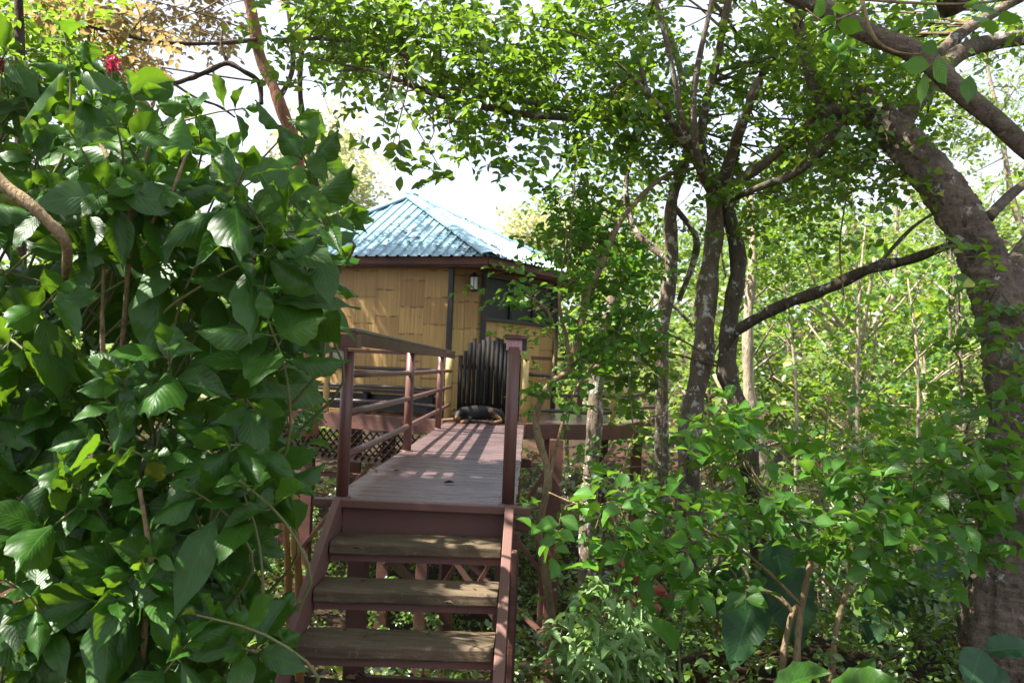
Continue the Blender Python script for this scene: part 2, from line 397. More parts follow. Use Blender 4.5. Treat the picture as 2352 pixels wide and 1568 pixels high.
def inpoly(P, poly):
    x, y = P[:, 0], P[:, 1]; c = np.zeros(len(P), bool); n = len(poly)
    for i in range(n):
        x1, y1 = poly[i]; x2, y2 = poly[(i+1) % n]
        c ^= ((y1 > y) != (y2 > y)) & (x < (x2-x1)*(y-y1)/(y2-y1+1e-9)+x1)
    return c
def zone(poly, d0, d1, n, holes=(), pull=1.0):
    """n points in the solid region seen through poly, between depths d0 and d1"""
    poly = np.array(poly, float); lo, hi = poly.min(0), poly.max(0); out = []
    while len(out) < n:
        q = rng.uniform(lo, hi, (n*3, 2)); q = q[inpoly(q, poly)]
        for h in holes: q = q[~inpoly(q, h)]
        out += list(q)
    q = np.array(out[:n]); D = d0+(d1-d0)*rng.random(n)**pull
    return np.array([at(a, b, d) for (a, b), d in zip(q, D)])
def ellip(c, r, n, shell=.5):
    v = unit(rng.normal(size=(n, 3))); k = (shell+(1-shell)*rng.random(n))[:, None]
    return np.array(c)+v*k*np.array(r)
def holes(P, k=1.9, th=-.35, ph=0.0):
    f = np.sin(k*P[:, 0]+1.3*P[:, 2]+ph)+np.sin(k*1.15*P[:, 1]-1.1*P[:, 2]+ph*2)+.6*np.sin(k*1.9*(P[:, 0]-P[:, 1])+ph)
    return P[f > th]
SUNSPOTS = [at(*q) for q in [(60, 1000, 2.8), (130, 1060, 2.8), (170, 1100, 2.8), (10, 1060, 2.8), (95, 1140, 3.0), (100, 1420, 2.9), (340, 1310, 3.0), (400, 970, 3.0), (395, 1000, 2.8), (120, 1440, 2.8), (20, 1370, 2.8), (25, 1490, 2.9), (370, 330, 3.3), (450, 290, 3.4), (60, 790, 3.0), (20, 740, 3.0), (180, 1040, 3.0), (560, 460, 3.6), (250, 560, 3.1), (30, 1180, 3.0), (630, 940, 3.6)]]
SUNSPOTS += [at(1060, 1262, z=-.18), at(1060, 1352, z=-.36), at(1120, 1480, z=-.55), at(1080, 1250, z=-.2), at(1160, 1220, 4.7), at(1155, 1400, 4.2), at(1150, 1500, 4.0), at(1120, 1055, z=0), at(1010, 1090, z=0), at(1030, 1375, z=-.4), at(1060, 1442, z=-.5), at(1330, 1420, 4.6), at(1400, 1450, 4.6), at(1800, 1060, 4.6), at(1290, 880, 6.2), at(1700, 1380, 5.8), at(1710, 1460, 5.7), at(1810, 1560, 3.6), at(1640, 1450, 5.0), at(1350, 1470, 4.6), at(1450, 1520, 4.6), at(1300, 1130, 4.7), at(1560, 1180, 4.8), at(2000, 1350, 5.6)]
NBIG = 21
def carve(P, rad=.4):
    keep = np.ones(len(P), bool)
    for i, q in enumerate(SUNSPOTS):
        v = P-q; d = v-np.outer(v@sdir, sdir); keep &= np.linalg.norm(d, axis=1) > (rad if i < NBIG else .29)
    g_ = P-sdir*(P[:, 2]/sdir[2])[:, None]                       # where the clump's shadow falls on the deck
    keep &= ~((g_[:, 0] > -1.7) & (g_[:, 0] < .25) & (g_[:, 1] > 7.9) & (g_[:, 1] < 12.7))
    return P[keep]
def shade_fill(n, x0, x1, y0, y1, z0, z1, zt=0):
    q = np.c_[rng.uniform(x0, x1, n), rng.uniform(y0, y1, n), np.full(n, zt)]; return q+sdir*((rng.uniform(z0, z1, n)-zt)/sdir[2])[:, None]
def clump(centres, per, sigma):
    n = len(centres); return np.repeat(centres, per, 0)+rng.normal(size=(n*per, 3))*sigma

def rdir(n, flat=.5, bias=(0, 0, 0)):
    d = rng.normal(size=(n, 3)); d[:, 2] *= flat; return unit(d+np.array(bias))

def limbs(mb, defs, seg=12, wob=.05, k=6, jit=.10):
    """defs: list of ([(px,py,D)...], [width px...]) measured on the photo -> tubes; returns skeleton points"""
    sk = []
    for pts, ws in defs:
        P = np.array([at(a, b, d) for a, b, d in pts]); r = np.array([wd*p[2]/FOC/2 for wd, p in zip(ws, pts)])
        S = spline(P, k); rr = np.interp(np.linspace(0, len(P)-1, len(S)), np.arange(len(P)), r)
        tt = np.arange(len(S)); S[1:-1] += (np.sin(tt[:, None]*.55+rng.uniform(0, 6, 3))*rr[:, None]*jit*1.2)[1:-1]
        mb.tube(S, rr*(1+.10*np.sin(tt*1.1+rng.uniform(0, 6))+rng.normal(size=len(S))*.03), seg, True, wob); sk.append(S)
    return np.concatenate(sk)
def connect(tw, centres, skel, r0=.012, frac=1.0):
    """thin branch from the nearest skeleton point to each clump"""
    for c in centres:
        if rng.random() > frac: continue
        d = np.linalg.norm(skel-c, axis=1); k = min(6, len(d)-1); s_ = skel[np.argpartition(d, k)[:k+1]]; p = s_[rng.integers(len(s_))]
        L = np.linalg.norm(c-p)
        if L > 3.5: continue
        mid = (p+c)/2+rng.normal(size=3)*.10*L+np.array([0, 0, .08*L])
        S = spline([p, mid, c], 4); tw.tube(S, np.linspace(r0*(.5+.35*L), .003, len(S)), 5, False)

# ------------------------------------------------------------------ terrain
def sst(a, b, x): t = np.clip((x-a)/(b-a), 0, 1); return t*t*(3-2*t)
def ground_z(x, y):
    edge = 4.6+1.6*sst(.6, 2.5, x)-1.0*sst(0, -4, x)
    z = -1.08-2.75*sst(edge, edge+6.5, y)
    z = z+sst(15, 34, y)*(2.2+.05*np.maximum(x, 0))+sst(34, 90, y)*6+sst(6, 20, x)*1.2*sst(4, 14, y)
    return z+.08*np.sin(x*1.7+y*.9)+.05*np.sin(x*3.9-y*2.3)
xs = np.concatenate([np.linspace(-150, -12, 24), np.linspace(-11.8, 16, 150), np.linspace(16.5, 150, 24)])
ys = np.concatenate([np.linspace(-60, -3, 12), np.linspace(-2.8, 24, 150), np.linspace(24.6, 230, 40)])
X, Y = np.meshgrid(xs, ys); Z = ground_z(X, Y)+rng.normal(size=X.shape)*.012
g = MB(); nx = len(xs)
g.add(np.stack([X, Y, Z], -1).reshape(-1, 3), [(j*nx+i, j*nx+i+1, (j+1)*nx+i+1, (j+1)*nx+i) for j in range(len(ys)-1) for i in range(nx-1)])
tag(g.build('ground', M['ground'], smooth=True), kind='structure')
def gz(x, y): return float(ground_z(np.array(x), np.array(y)))

exec_parts = []
# ------------------------------------------------------------------ footbridge
DL, DR, DY0, DY1 = -1.24, -.05, 5.18, 12.66
br = empty('footbridge', 'maroon painted timber footbridge with slatted deck leading from the stairs to the cabin gate', 'footbridge', (-.64, 8.9, 0))
br_inv = np.array(br.location)
def loc(o, p):   # keep world placement under a moved parent
    o.location = -np.array(p.location); return o
mb = MB(); y = DY0+.03; i = 0
while y < DY1-.1:
    pw = .182; dz = rng.normal()*.0012
    mb.box(((DL+DR)/2+rng.normal()*.003, y+pw/2, -.0175+dz), (DR-DL, pw-.013, .035)); y += pw
loc(mb.build('deck', M['deck'], br, bevel=.009), br)
mb = MB(); mb.box((-.635, DY0-.022, -.014), (DR-DL+.16, .07, .05)); loc(mb.build('nosing', M['paint2'], br, bevel=.006), br)
mb = MB(); mb.box((-.62, DY0+.035, -.125), (1.03, .035, .17)); loc(mb.build('end_board', M['paint2'], br, bevel=.003), br)
for x in (DL+.06, DR-.06):
    mb = MB(); mb.box((x, (DY0+DY1)/2+.04, -.135), (.06, DY1-DY0-.12, .18)); loc(mb.build('side_beam', M['fascia'], br, bevel=.003), br)
def post(x, y, top, r=.04):
    mb = MB(); mb.tube([(x, y, 0), (x, y, top*.5), (x, y, top)], r, 20)
    mb.tube([(x, y, 0), (x, y, .008)], r*1.5, 20); return loc(mb.build('post', M['paint'], br, True), br)
P1 = (-1.165, 5.28); P2 = (-1.185, 8.2); P3 = (-1.21, 11.2); PR = (-.105, 5.27)
p1 = post(*P1, .93); post(*P2, 1.0, .042); post(*P3, 1.0, .04); pr = post(*PR, 1.0)
# handrail: wide board on edge plate
mb = MB(); mb.bar((P1[0]+.0, 5.19, 1.065), (-1.22, 12.75, 1.065), .135, .026); loc(mb.build('handrail', M['deck'], br, bevel=.006), br)
mb = MB(); mb.bar((P1[0]+.055, 5.26, 1.007), (-1.17, 12.72, 1.007), .02, .082); loc(mb.build('rail_board', M['fascia'], br, bevel=.004), br)
for z in (.25, .525, .775):
    mb = MB(); S = np.array([(P1[0]+.005, 5.28, z+.01), (P2[0], 8.2, z-.005), (P3[0], 11.2, z), (-1.23, 12.95, z)]); mb.tube(spline(S, 3), .025, 14); loc(mb.build('rail', M['paint'], br, True), br)
# left post head: bracket block and a small framed lamp plate
mb = MB(); mb.box((P1[0]-.0, 5.24, .995), (.15, .13, .085)); loc(mb.build('post_head', M['paint2'], br, bevel=.004), br)
mb = MB(); cx, cy, cz = P1[0]-.045, 5.205, .90
for dx, dz, sx_, sz in ((-.046, 0, .012, .10), (.046, 0, .012, .10), (0, .045, .08, .012), (0, -.045, .08, .012)): mb.box((cx+dx, cy-.02, cz+dz), (sx_, .03, sz))
mb.box((cx, cy+.01, cz), (.10, .035, .10))
lf = loc(mb.build('lamp_box', M['paint2'], br, bevel=.002), br)
mb = MB(); mb.box((cx, cy-.013, cz), (.074, .006, .072)); mb.build('pane', M['plate'], lf, bevel=.002)
# right post head: flat cap and pale plate
mb = MB(); mb.box((PR[0]+.01, 5.29, 1.063), (.145, .12, .03)); loc(mb.build('post_cap', M['fascia'], br, bevel=.006), br)
mb = MB(); mb.box((PR[0]+.028, 5.31, 1.012), (.105, .07, .066)); loc(mb.build('post_head', M['dark'], br, bevel=.003), br)
mb = MB(); mb.box((PR[0], 5.262, 1.010), (.10, .02, .068))
for k in range(4): mb.box((PR[0]-.03+.02*k, 5.249, 1.012), (.011, .005, .03))
for dz in (-.025, .03): mb.box((PR[0], 5.249, 1.01+dz), (.09, .005, .006))
loc(mb.build('plate', M['pinkplate'], br, bevel=.002), br)
# support bents
for by in (5.75, 9.45):
    for bx in (-1.13, -.12):
        z0 = gz(bx, by)-.2; mb = MB(); mb.box((bx, by, (z0-.2)/2), (.13, .13, -z0-.2)); loc(mb.build('support_post', M['paint2'], br, bevel=.006), br)
    mb = MB(); mb.bar((-1.35, by, -.21), (.06, by, -.21), .1, .1); loc(mb.build('cross_beam', M['fascia'], br, bevel=.004), br)
    mb = MB(); mb.bar((-1.1, by-.09, -1.3), (-.15, by-.09, -1.3), .05, .09); loc(mb.build('tie', M['paint2'], br, bevel=.003), br)
mb = MB(); mb.box((-.86, 9.7, -1.7), (.14, .14, 3.0)); loc(mb.build('support_post', M['fascia'], br, bevel=.006), br)
for a, b in [((-1.1, 9.36, -.45), (-.45, 9.36, -1.25)), ((-.2, 9.36, -.5), (-1.05, 9.56, -1.9)), ((-1.05, 6.1, -.5), (-1.13, 9.2, -1.6)), ((-.95, 9.3, -1.05), (-.15, 9.3, -2.1)), ((-1.1, 5.66, -1.25), (-.6, 5.66, -1.9)), ((-.12, 9.3, -.4), (-.12, 6, -1.4))]:
    mb = MB(); mb.bar(a, b, .05, .07, (0, 1, .1)); loc(mb.build('brace', M['paint2'], br, bevel=.003), br)

# ------------------------------------------------------------------ staircase
st = empty('staircase', 'open wooden stairs with weathered brown treads between maroon stringers, climbing to the footbridge', 'stairs', (-.62, 4.4, -.5))
SL, SR = -1.125, -.12
for k in range(5):
    z = -.185*(k+1)+.005; yf = 4.80-.325*k; skew = .06
    mb = MB(); n = 14; xsn = np.linspace(SL+.006, SR-.006, n); prof = [(.27, 0), (.014, 0), (.0, -.014), (-.002, -.062), (.006, -.074), (.27, -.074)]
    V = []; 
    for i, xx in enumerate(xsn):
        for (py, pz) in prof:
            jy = rng.normal()*.0025 if py < .05 else 0; V.append((xx, yf+py+skew*(i/(n-1))+jy, z+pz+rng.normal()*.0012))
    m = len(prof); F = [(i*m+j, (i+1)*m+j, (i+1)*m+(j+1) % m, i*m+(j+1) % m) for i in range(n-1) for j in range(m)] + [tuple(range(m)), tuple((n-1)*m+j for j in range(m))[::-1]]
    mb.add(V, F); loc(mb.build('tread', M['tread'], st, bevel=.003), st)
    mb = MB(); mb.bar((SL+.004, yf+.05, z-.0965), (SR-.004, yf+.05+skew, z-.0965), .03, .042); sp = loc(mb.build('tread_support', M['paint2'], st, bevel=.002), st)
for x, wd in ((SL-.025, .045), (SR+.03, .055)):
    mb = MB(); a = np.array((x, 5.13, -.06)); b = np.array((x, 3.22, -1.14)); mb.bar(a, b, wd, .2, (0, 0, 1)); loc(mb.build('stringer', M['paint2'], st, bevel=.005), st)
mb = MB(); mb.box((SR+.075, 4.6, -.62), (.03, .10, .95)); mb.box((SR+.075, 5.06, -.68), (.05, .09, 1.1)); loc(mb.build('newel', M['fascia'], st, bevel=.004), st)

# ------------------------------------------------------------------ cabin
cb = empty('cabin', 'bamboo walled treehouse cabin with blue green metal roof standing on stilts beyond the footbridge', 'cabin', (-2.5, 16.5, 0))
EZ = 2.74
W = [(-4.1, 14.95), (-1.42, 14.2), (-.86, 14.42), (.45, 16.3), (.35, 19.0), (-2.6, 20.4), (-5.3, 18.6)]
Cn = [(-5.0, 15.02), (-.74, 13.8), (.98, 16.3), (.8, 19.5), (-2.6, 21.1), (-6.0, 18.7)]
AP = at(943, 449, 17.1)
def wallpanel(a, b, z0, z1, off=0, th=.06):
    mb = MB(); mb.uv = []
    d = np.array([b[0]-a[0], b[1]-a[1]]); L = np.linalg.norm(d); d /= L; nrm = np.array([d[1], -d[0]])
    P = [(a[0], a[1]), (b[0], b[1])]; Q = [(p[0]-nrm[0]*th, p[1]-nrm[1]*th) for p in P]
    V = [(*P[0], z0), (*P[1], z0), (*P[1], z1), (*P[0], z1), (*Q[0], z0), (*Q[1], z0), (*Q[1], z1), (*Q[0], z1)]
    F = [(0, 1, 2, 3), (5, 4, 7, 6), (3, 2, 6, 7), (1, 0, 4, 5), (0, 3, 7, 4), (2, 1, 5, 6)]
    mb.add(V, F)
    for f in F:
        for i in f: mb.uv.append((off+(0 if i % 4 in (0, 3) else L), V[i][2]))
    return mb
off = 0
for i in range(len(W)):
    a, b = W[i], W[(i+1) % len(W)]; L = math.dist(a, b)
    if i == 2:      # facet with the window: wall below and above the opening
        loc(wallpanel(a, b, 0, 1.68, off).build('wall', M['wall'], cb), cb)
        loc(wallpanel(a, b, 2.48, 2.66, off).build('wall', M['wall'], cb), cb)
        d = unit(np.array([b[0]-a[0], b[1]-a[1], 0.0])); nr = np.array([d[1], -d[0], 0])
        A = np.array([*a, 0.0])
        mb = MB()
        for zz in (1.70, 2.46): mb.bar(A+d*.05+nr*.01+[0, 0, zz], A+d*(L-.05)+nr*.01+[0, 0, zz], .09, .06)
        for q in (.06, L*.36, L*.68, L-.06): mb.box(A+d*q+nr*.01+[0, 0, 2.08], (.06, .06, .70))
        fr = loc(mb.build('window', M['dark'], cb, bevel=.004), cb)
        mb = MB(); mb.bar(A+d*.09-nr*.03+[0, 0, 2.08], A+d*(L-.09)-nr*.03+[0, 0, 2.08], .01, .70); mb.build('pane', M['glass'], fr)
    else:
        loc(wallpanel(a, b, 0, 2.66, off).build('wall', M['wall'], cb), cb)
    off += L+.17
for i, (x, y_) in enumerate(W):
    c = np.array([x, y_])+(np.array([x, y_])-np.array([-2.5, 17]))*.012
    mb = MB(); mb.box((c[0], c[1], 1.33), (.085, .085, 2.66), np.array(Matrix.Rotation(R(-12), 3, 'Z'))); loc(mb.build('corner_post', M['dark'] if i else M['barkred'], cb, bevel=.006), cb)
# roof: corrugated facets
rf = loc(MB().build('roof', M['roof'], cb), cb)
def facet(A, B, T, mb):
    A, B, T = map(lambda q: np.array(q, float), (A, B, T)); e = B-A; L = np.linalg.norm(e); e /= L
    s0 = (T-A).dot(e); up = T-A-e*s0; H = np.linalg.norm(up); up /= H; nr = np.cross(e, up); nr = nr if nr[2] > 0 else -nr
    prof = [(0, 0), (.125, 0), (.142, .028), (.178, .028), (.195, 0)]; s_ = 0; S = []
    while s_ < L:
        for q, o in prof:
            if s_+q < L: S.append((s_+q, o))
        s_ += .2
    S.append((L, 0)); V = []
    for q, o in S:
        h = H*max(0, min(q/s0, (L-q)/(L-s0))); V += [A+e*q+nr*o-up*.06, A+e*q+up*h+nr*o]
    mb.add(V, [(2*i, 2*i+2, 2*i+3, 2*i+1) for i in range(len(S)-1)])
mb = MB()
for i in range(6): facet((*Cn[i], EZ), (*Cn[(i+1) % 6], EZ), AP, mb)
rfo = bpy.data.objects.get('roof'); me = bpy.data.meshes.new('roof'); me.from_pydata(mb.v, [], mb.f); me.materials.append(M['roof']); rfo.data = me
sm = rfo.modifiers.new('thick', 'SOLIDIFY'); sm.thickness = .004
for i in range(6):
    a = np.array([*Cn[i], EZ+.01]); d = unit(AP-a); up = unit(np.cross(np.cross(d, (0, 0, 1)), d)); sd = np.cross(d, up)
    mb = MB(); V = []
    a2 = a-d*.05
    for q in (a2, AP+d*.02):
        V += [q+sd*.17-up*.012, q+sd*.165+up*.02, q+sd*.02+up*.055, q-sd*.02+up*.055, q-sd*.165+up*.02, q-sd*.17-up*.012]
    mb.add(V, [(j, j+1, j+7, j+6) for j in range(5)]); mb.build('ridge_cap', M['roof'], rfo)
for i in range(6):
    a, b = np.array([*Cn[i], EZ-.115]), np.array([*Cn[(i+1) % 6], EZ-.115]); ctr = np.array([-2.57, 17.1, EZ-.115])
    a = a+(ctr-a)*.018; b = b+(ctr-b)*.018
    mb = MB(); mb.bar(a, b, .035, .185); loc(mb.build('fascia', M['fascia'], cb, bevel=.004), cb)
mb = MB(); mb.add([(*c, EZ-.16) for c in Cn]+[(*c, EZ-.19) for c in Cn], [tuple(range(6)), tuple(range(6, 12))[::-1]]); loc(mb.build('soffit', M['fascia'], cb), cb)
# platform, veranda
PF = [(-4.9, 14.1), (-1.28, 12.72), (-.02, 12.72), (1.5, 13.3), (2.7, 16.5), (1.2, 20.8), (-3, 21.8), (-6.6, 19)]
mb = MB(); n = len(PF); mb.add([(*p, -.01) for p in PF]+[(*p, -.07) for p in PF], [tuple(range(n)), tuple(range(n, 2*n))[::-1]]+[(i, (i+1) % n, n+(i+1) % n, n+i) for i in range(n)]); loc(mb.build('platform', M['deck'], cb), cb)
for i in range(n):
    a, b = np.array([*PF[i], -.10]), np.array([*PF[(i+1) % n], -.10]); mb = MB(); mb.bar(a, b, .05, .24); loc(mb.build('edge_beam', M['fascia'], cb, bevel=.004), cb)
def lerp(a, b, t): return np.array(a)+(np.array(b)-np.array(a))*t
# veranda railings
bposts = [(-1.27, 12.98), (-2.15, 13.3), (-3.38, 13.78), (-4.75, 14.3)]
for i, (x, y_) in enumerate(bposts):
    if i == 1: continue
    mb = MB(); mb.tube([(x, y_, 0), (x, y_, .3), (x, y_, .31), (x, y_, .62), (x, y_, .63), (x, y_, 1.0)], [.052, .05, .056, .05, .055, .05], 16); loc(mb.build('bamboo_post', M['bamboo'], cb, True), cb)
x, y_ = -.06, 12.98; mb = MB(); mb.tube([(x, y_, 0), (x, y_, 1.0)], .05, 16); loc(mb.build('bamboo_post', M['bamboo'], cb, True), cb)
def vrail(a, b, z, r, mat, round_=True):
    mb = MB(); A, B = np.array([*a, z]), np.array([*b, z])
    if round_:
        S = spline([A, lerp(A, B, .35)+[0, 0, rng.normal()*.012], lerp(A, B, .7)+[0, 0, rng.normal()*.012], B], 4); mb.tube(S, r, 10)
    else: mb.bar(A, B, .07, .055)
    loc(mb.build('veranda_rail', mat, cb, round_), cb)
vr = [(bposts[3], bposts[0]), ((.0, 12.98), (1.38, 13.5)), ((1.38, 13.5), (2.5, 16.3))]
for a, b in vr:
    vrail(a, b, 1.03, 0, M['fascia'], False)
    for z in (.2, .47, .77): vrail(a, b, z, .03, M['rail'])
for x, y_ in ((1.38, 13.5),):
    mb = MB(); mb.tube([(x, y_, 0), (x, y_, 1.0)], .045, 14); loc(mb.build('bamboo_post', M['bamboo'], cb, True), cb)
# roof posts of the right side of the veranda
for x, y_ in ((1.0, 16.2),):
    mb = MB(); mb.box((x, y_, 1.3), (.1, .1, 2.6)); loc(mb.build('roof_post', M['fascia'], cb, bevel=.005), cb)
# lattice under the veranda
mb = MB(); A, B = np.array([-4.85, 14.02, 0]), np.array([-1.32, 12.68, 0]); d = unit(B-A); L = np.linalg.norm(B-A); nr = np.array([d[1], -d[0], 0]); q = 0
while q < L-.45:
    mb.bar(A+d*q+[0, 0, -.24], A+d*(q+.42)+[0, 0, -.68], .012, .045, nr); mb.bar(A+nr*.014+d*(q+.42)+[0, 0, -.24], A+nr*.014+d*q+[0, 0, -.68], .012, .045, nr); q += .125
mb.bar(A+[0, 0, -.70], B+[0, 0, -.70], .04, .08)
loc(mb.build('lattice', M['soot'], cb), cb)
# stilts
for x, y_, s_ in ((.45, 12.7, .2), (.33, 12.95, .12), (-3.6, 13.7, .18), (-2.2, 13.2, .18), (-1.25, 13.6, .18), (2.0, 15.2, .18), (-.9, 16.5, .2), (-3.5, 17, .2), (1.6, 17.5, .2), (-5.2, 18, .2), (-2, 20, .2)):
    z0 = gz(x, y_)-.3; mb = MB(); mb.box((x, y_, (z0-.2)/2), (s_, s_, -z0-.2)); loc(mb.build('stilt', M['paint2'] if s_ == .12 else M['fascia'], cb, bevel=.005), cb)
for a, b in [((.45, 12.6, -1.6), (1.4, 13.2, -.3)), ((.45, 12.6, -2.4), (-.75, 12.6, -.9)), ((-.75, 12.65, -2.6), (.4, 12.65, -.5)), ((-3.6, 13.6, -2.2), (-2.2, 13.1, -.4)), ((-2.2, 13.1, -2.3), (-1.25, 13.5, -.8)), ((.45, 12.6, -3.2), (-1.2, 13.4, -2.0)),
             ((-2.2, 13.15, -1.5), (-1.25, 13.55, -1.5)), ((-3.6, 13.6, -1.0), (-1.3, 13.5, -1.0))]:
    mb = MB(); mb.bar(a, b, .06, .09, (0, 1, .1)); loc(mb.build('brace', M['fascia'], cb, bevel=.003), cb)
# gate: arched row of black bamboo
gt = loc(MB().build('gate', M['dark'], cb), cb)
mb = MB(); mb.bar((-1.10, 13.06, .25), (-.16, 13.06, .25), .03, .06); mb.bar((-1.10, 13.06, .85), (-.16, 13.06, .85), .03, .06); mb.bar((-.64, 13.06, .27), (-.64, 13.06, .83), .05, .028, (0, 1, 0)); 
me = bpy.data.meshes.new('gate'); me.from_pydata(mb.v, [], mb.f); me.materials.append(M['dark']); gt.data = me
tops = [1.03, 1.12, 1.25, 1.31, 1.24, 1.29, 1.33, 1.28, 1.33, 1.31, 1.26, 1.18, 1.10, 1.05]
for k, tz in enumerate(tops):
    x = -1.09+k*.0705; mb = MB(); mb.tube([(x+rng.normal()*.004, 13.0, .03), (x, 13.0, tz*.5), (x+rng.normal()*.004, 13.0, tz+rng.normal()*.01)], rng.uniform(.03, .036), 12); mb.build('picket', M['picket'], gt, True)

# wall lantern
wl = empty('wall_lantern', 'small black wall lantern with pale glass between two dark corner posts of the cabin', 'lantern', (0, 0, 0))
lc = at(1089, 650, 14.2); wl.location = tuple(lc)
def hexring(r, z): return [(r*math.cos(R(60*i+30)), r*math.sin(R(60*i+30)), z) for i in range(6)]
def prism(mb, rings):
    V = sum(rings, []); n = len(rings); mb.add(V, [(i*6+j, i*6+(j+1) % 6, (i+1)*6+(j+1) % 6, (i+1)*6+j) for i in range(n-1) for j in range(6)]+[tuple(range(6))[::-1], tuple((n-1)*6+j for j in range(6))])
mb = MB(); prism(mb, [hexring(.085, .10), hexring(.10, .11), hexring(.04, .165), hexring(.012, .19)]); mb.build('lamp_cap', M['dark'], wl)
mb = MB(); prism(mb, [hexring(.03, -.15), hexring(.075, -.13), hexring(.085, -.11)])
for i in range(6): a = R(60*i+30); mb.bar((.082*math.cos(a), .082*math.sin(a), -.11), (.082*math.cos(a), .082*math.sin(a), .10), .014, .014, (1, 0, .1))
mb.box((0, .13, 0), (.06, .1, .14)); mb.build('lamp_frame', M['dark'], wl)
mb = MB(); prism(mb, [hexring(.07, -.108), hexring(.072, .098)]); mb.build('lamp_glass', M['lampglass'], wl)

# bench on the veranda
bn = empty('bench', 'long low black wooden bench on the cabin veranda behind the bamboo railing', 'bench', (-2.6, 14.0, 0))
A, B = np.array([-4.0, 14.55, .38]), np.array([-1.55, 13.75, .38])
mb = MB(); mb.bar(A, B, .42, .05); loc(mb.build('seat', M['dark'], bn, bevel=.005), bn)
mb = MB(); mb.bar(A-[0, 0, .2], B-[0, 0, .2], .04, .28); loc(mb.build('apron', M['dark'], bn, bevel=.005), bn)
for t in (.03, .5, .97):
    mb = MB(); c = lerp(A, B, t); mb.box((c[0], c[1], .175), (.08, .36, .35)); loc(mb.build('leg', M['dark'], bn, bevel=.005), bn)

# ------------------------------------------------------------------ dog
def skinned(name, pts, edges, rads, mat, parent, sub=2):
    me = bpy.data.meshes.new(name); me.from_pydata([tuple(p) for p in pts], edges, [])
    o = link(bpy.data.objects.new(name, me), parent)
    m = o.modifiers.new('skin', 'SKIN'); m.use_smooth_shade = True
    for i, r in enumerate(rads):
        sv = me.skin_vertices[0].data[i]; sv.radius = (r, r) if not isinstance(r, tuple) else r; sv.use_root = (i == 0)
    s_ = o.modifiers.new('sub', 'SUBSURF'); s_.levels = sub; s_.render_levels = sub
    me.materials.append(mat); return o
def dog_mat():
    t = NT('dog_coat'); co = t.obj(); sx = t.n('SeparateXYZ'); t.put(sx.inputs[0], co)
    n = t.noise(co, 9, 4)
    def blob(c, r):
        vm = t.n('VectorMath', operation='DISTANCE'); t.put(vm.inputs[0], co); vm.inputs[1].default_value = c
        return t.step(t.math('ADD', vm.outputs['Value'], t.math('MULTIPLY', t.math('SUBTRACT', n, .5), .05)), r, r*.75)
    k = None
    for c, r in DOGTAN:
        b = blob(c, r); k = b if k is None else t.math('MAXIMUM', k, b)
    fur = t.noise(co, 160, 3, .6)
    col = t.mix(k, (.010, .009, .010), (.20, .105, .045)); col = t.mix(t.math('MULTIPLY', fur, .35), col, (.02, .015, .012))
    return t.end(t.principled(col, .6, t.bump(fur, .5, .006), spec=.35))
dg = empty('dog', 'black dog with tan legs and eyebrow spots lying in front of the dark gate', 'dog', (-.72, 12.62, 0))
# coordinates local to the dog empty
J = {'pel': (.26, .08, .155), 'loin': (.10, .09, .17), 'rib': (-.06, .07, .165), 'chest': (-.2, .0, .15), 'neck': (-.27, -.07, .165), 'head': (-.33, -.15, .15), 'muz': (-.335, -.25, .095), 'nose': (-.335, -.31, .075),
     'shL': (-.28, .0, .09), 'elL': (-.34, -.02, .045), 'paL': (-.50, -.05, .032), 'toL': (-.585, -.065, .025),
     'shR': (-.17, -.07, .09), 'elR': (-.15, -.13, .045), 'paR': (-.24, -.26, .03), 'toR': (-.26, -.33, .024),
     'hip': (.27, .0, .15), 'knee': (.13, -.12, .215), 'hock': (.33, -.13, .065), 'foot': (.22, -.18, .03), 'toe': (.15, -.2, .024),
     'hip2': (.32, .1, .1), 'kn2': (.36, .02, .05), 'ft2': (.44, -.02, .03),
     't1': (.38, .14, .09), 't2': (.5, .2, .03), 't3': (.58, .16, .02)}
JR = dict(pel=.095, loin=.105, rib=.12, chest=.11, neck=.078, head=.068, muz=.04, nose=.024, shL=.05, elL=.034, paL=.026, toL=.024, shR=.05, elR=.034, paR=.026, toR=.024,
          hip=.075, knee=.05, hock=.028, foot=.026, toe=.024, hip2=.06, kn2=.04, ft2=.025, t1=.03, t2=.018, t3=.01)
names = list(J); EDG = [('pel', 'loin'), ('loin', 'rib'), ('rib', 'chest'), ('chest', 'neck'), ('neck', 'head'), ('head', 'muz'), ('muz', 'nose'), ('chest', 'shL'), ('shL', 'elL'), ('elL', 'paL'), ('paL', 'toL'), ('chest', 'shR'), ('shR', 'elR'), ('elR', 'paR'), ('paR', 'toR'),
       ('pel', 'hip'), ('hip', 'knee'), ('knee', 'hock'), ('hock', 'foot'), ('foot', 'toe'), ('pel', 'hip2'), ('hip2', 'kn2'), ('kn2', 'ft2'), ('pel', 't1'), ('t1', 't2'), ('t2', 't3')]
DOGTAN = [((-.45, -.04, .02), .17), ((-.24, -.27, .02), .10), ((.15, -.14, .23), .055), ((.24, -.16, .03), .13), ((.33, -.15, .06), .09), ((-.30, -.28, .07), .045), ((-.37, -.28, .07), .045), ((-.31, -.215, .19), .022), ((-.36, -.215, .19), .022)]
dm = dog_mat()
skinned('body', [J[n_] for n_ in names], [(names.index(a), names.index(b)) for a, b in EDG], [JR[n_] for n_ in names], dm, dg)
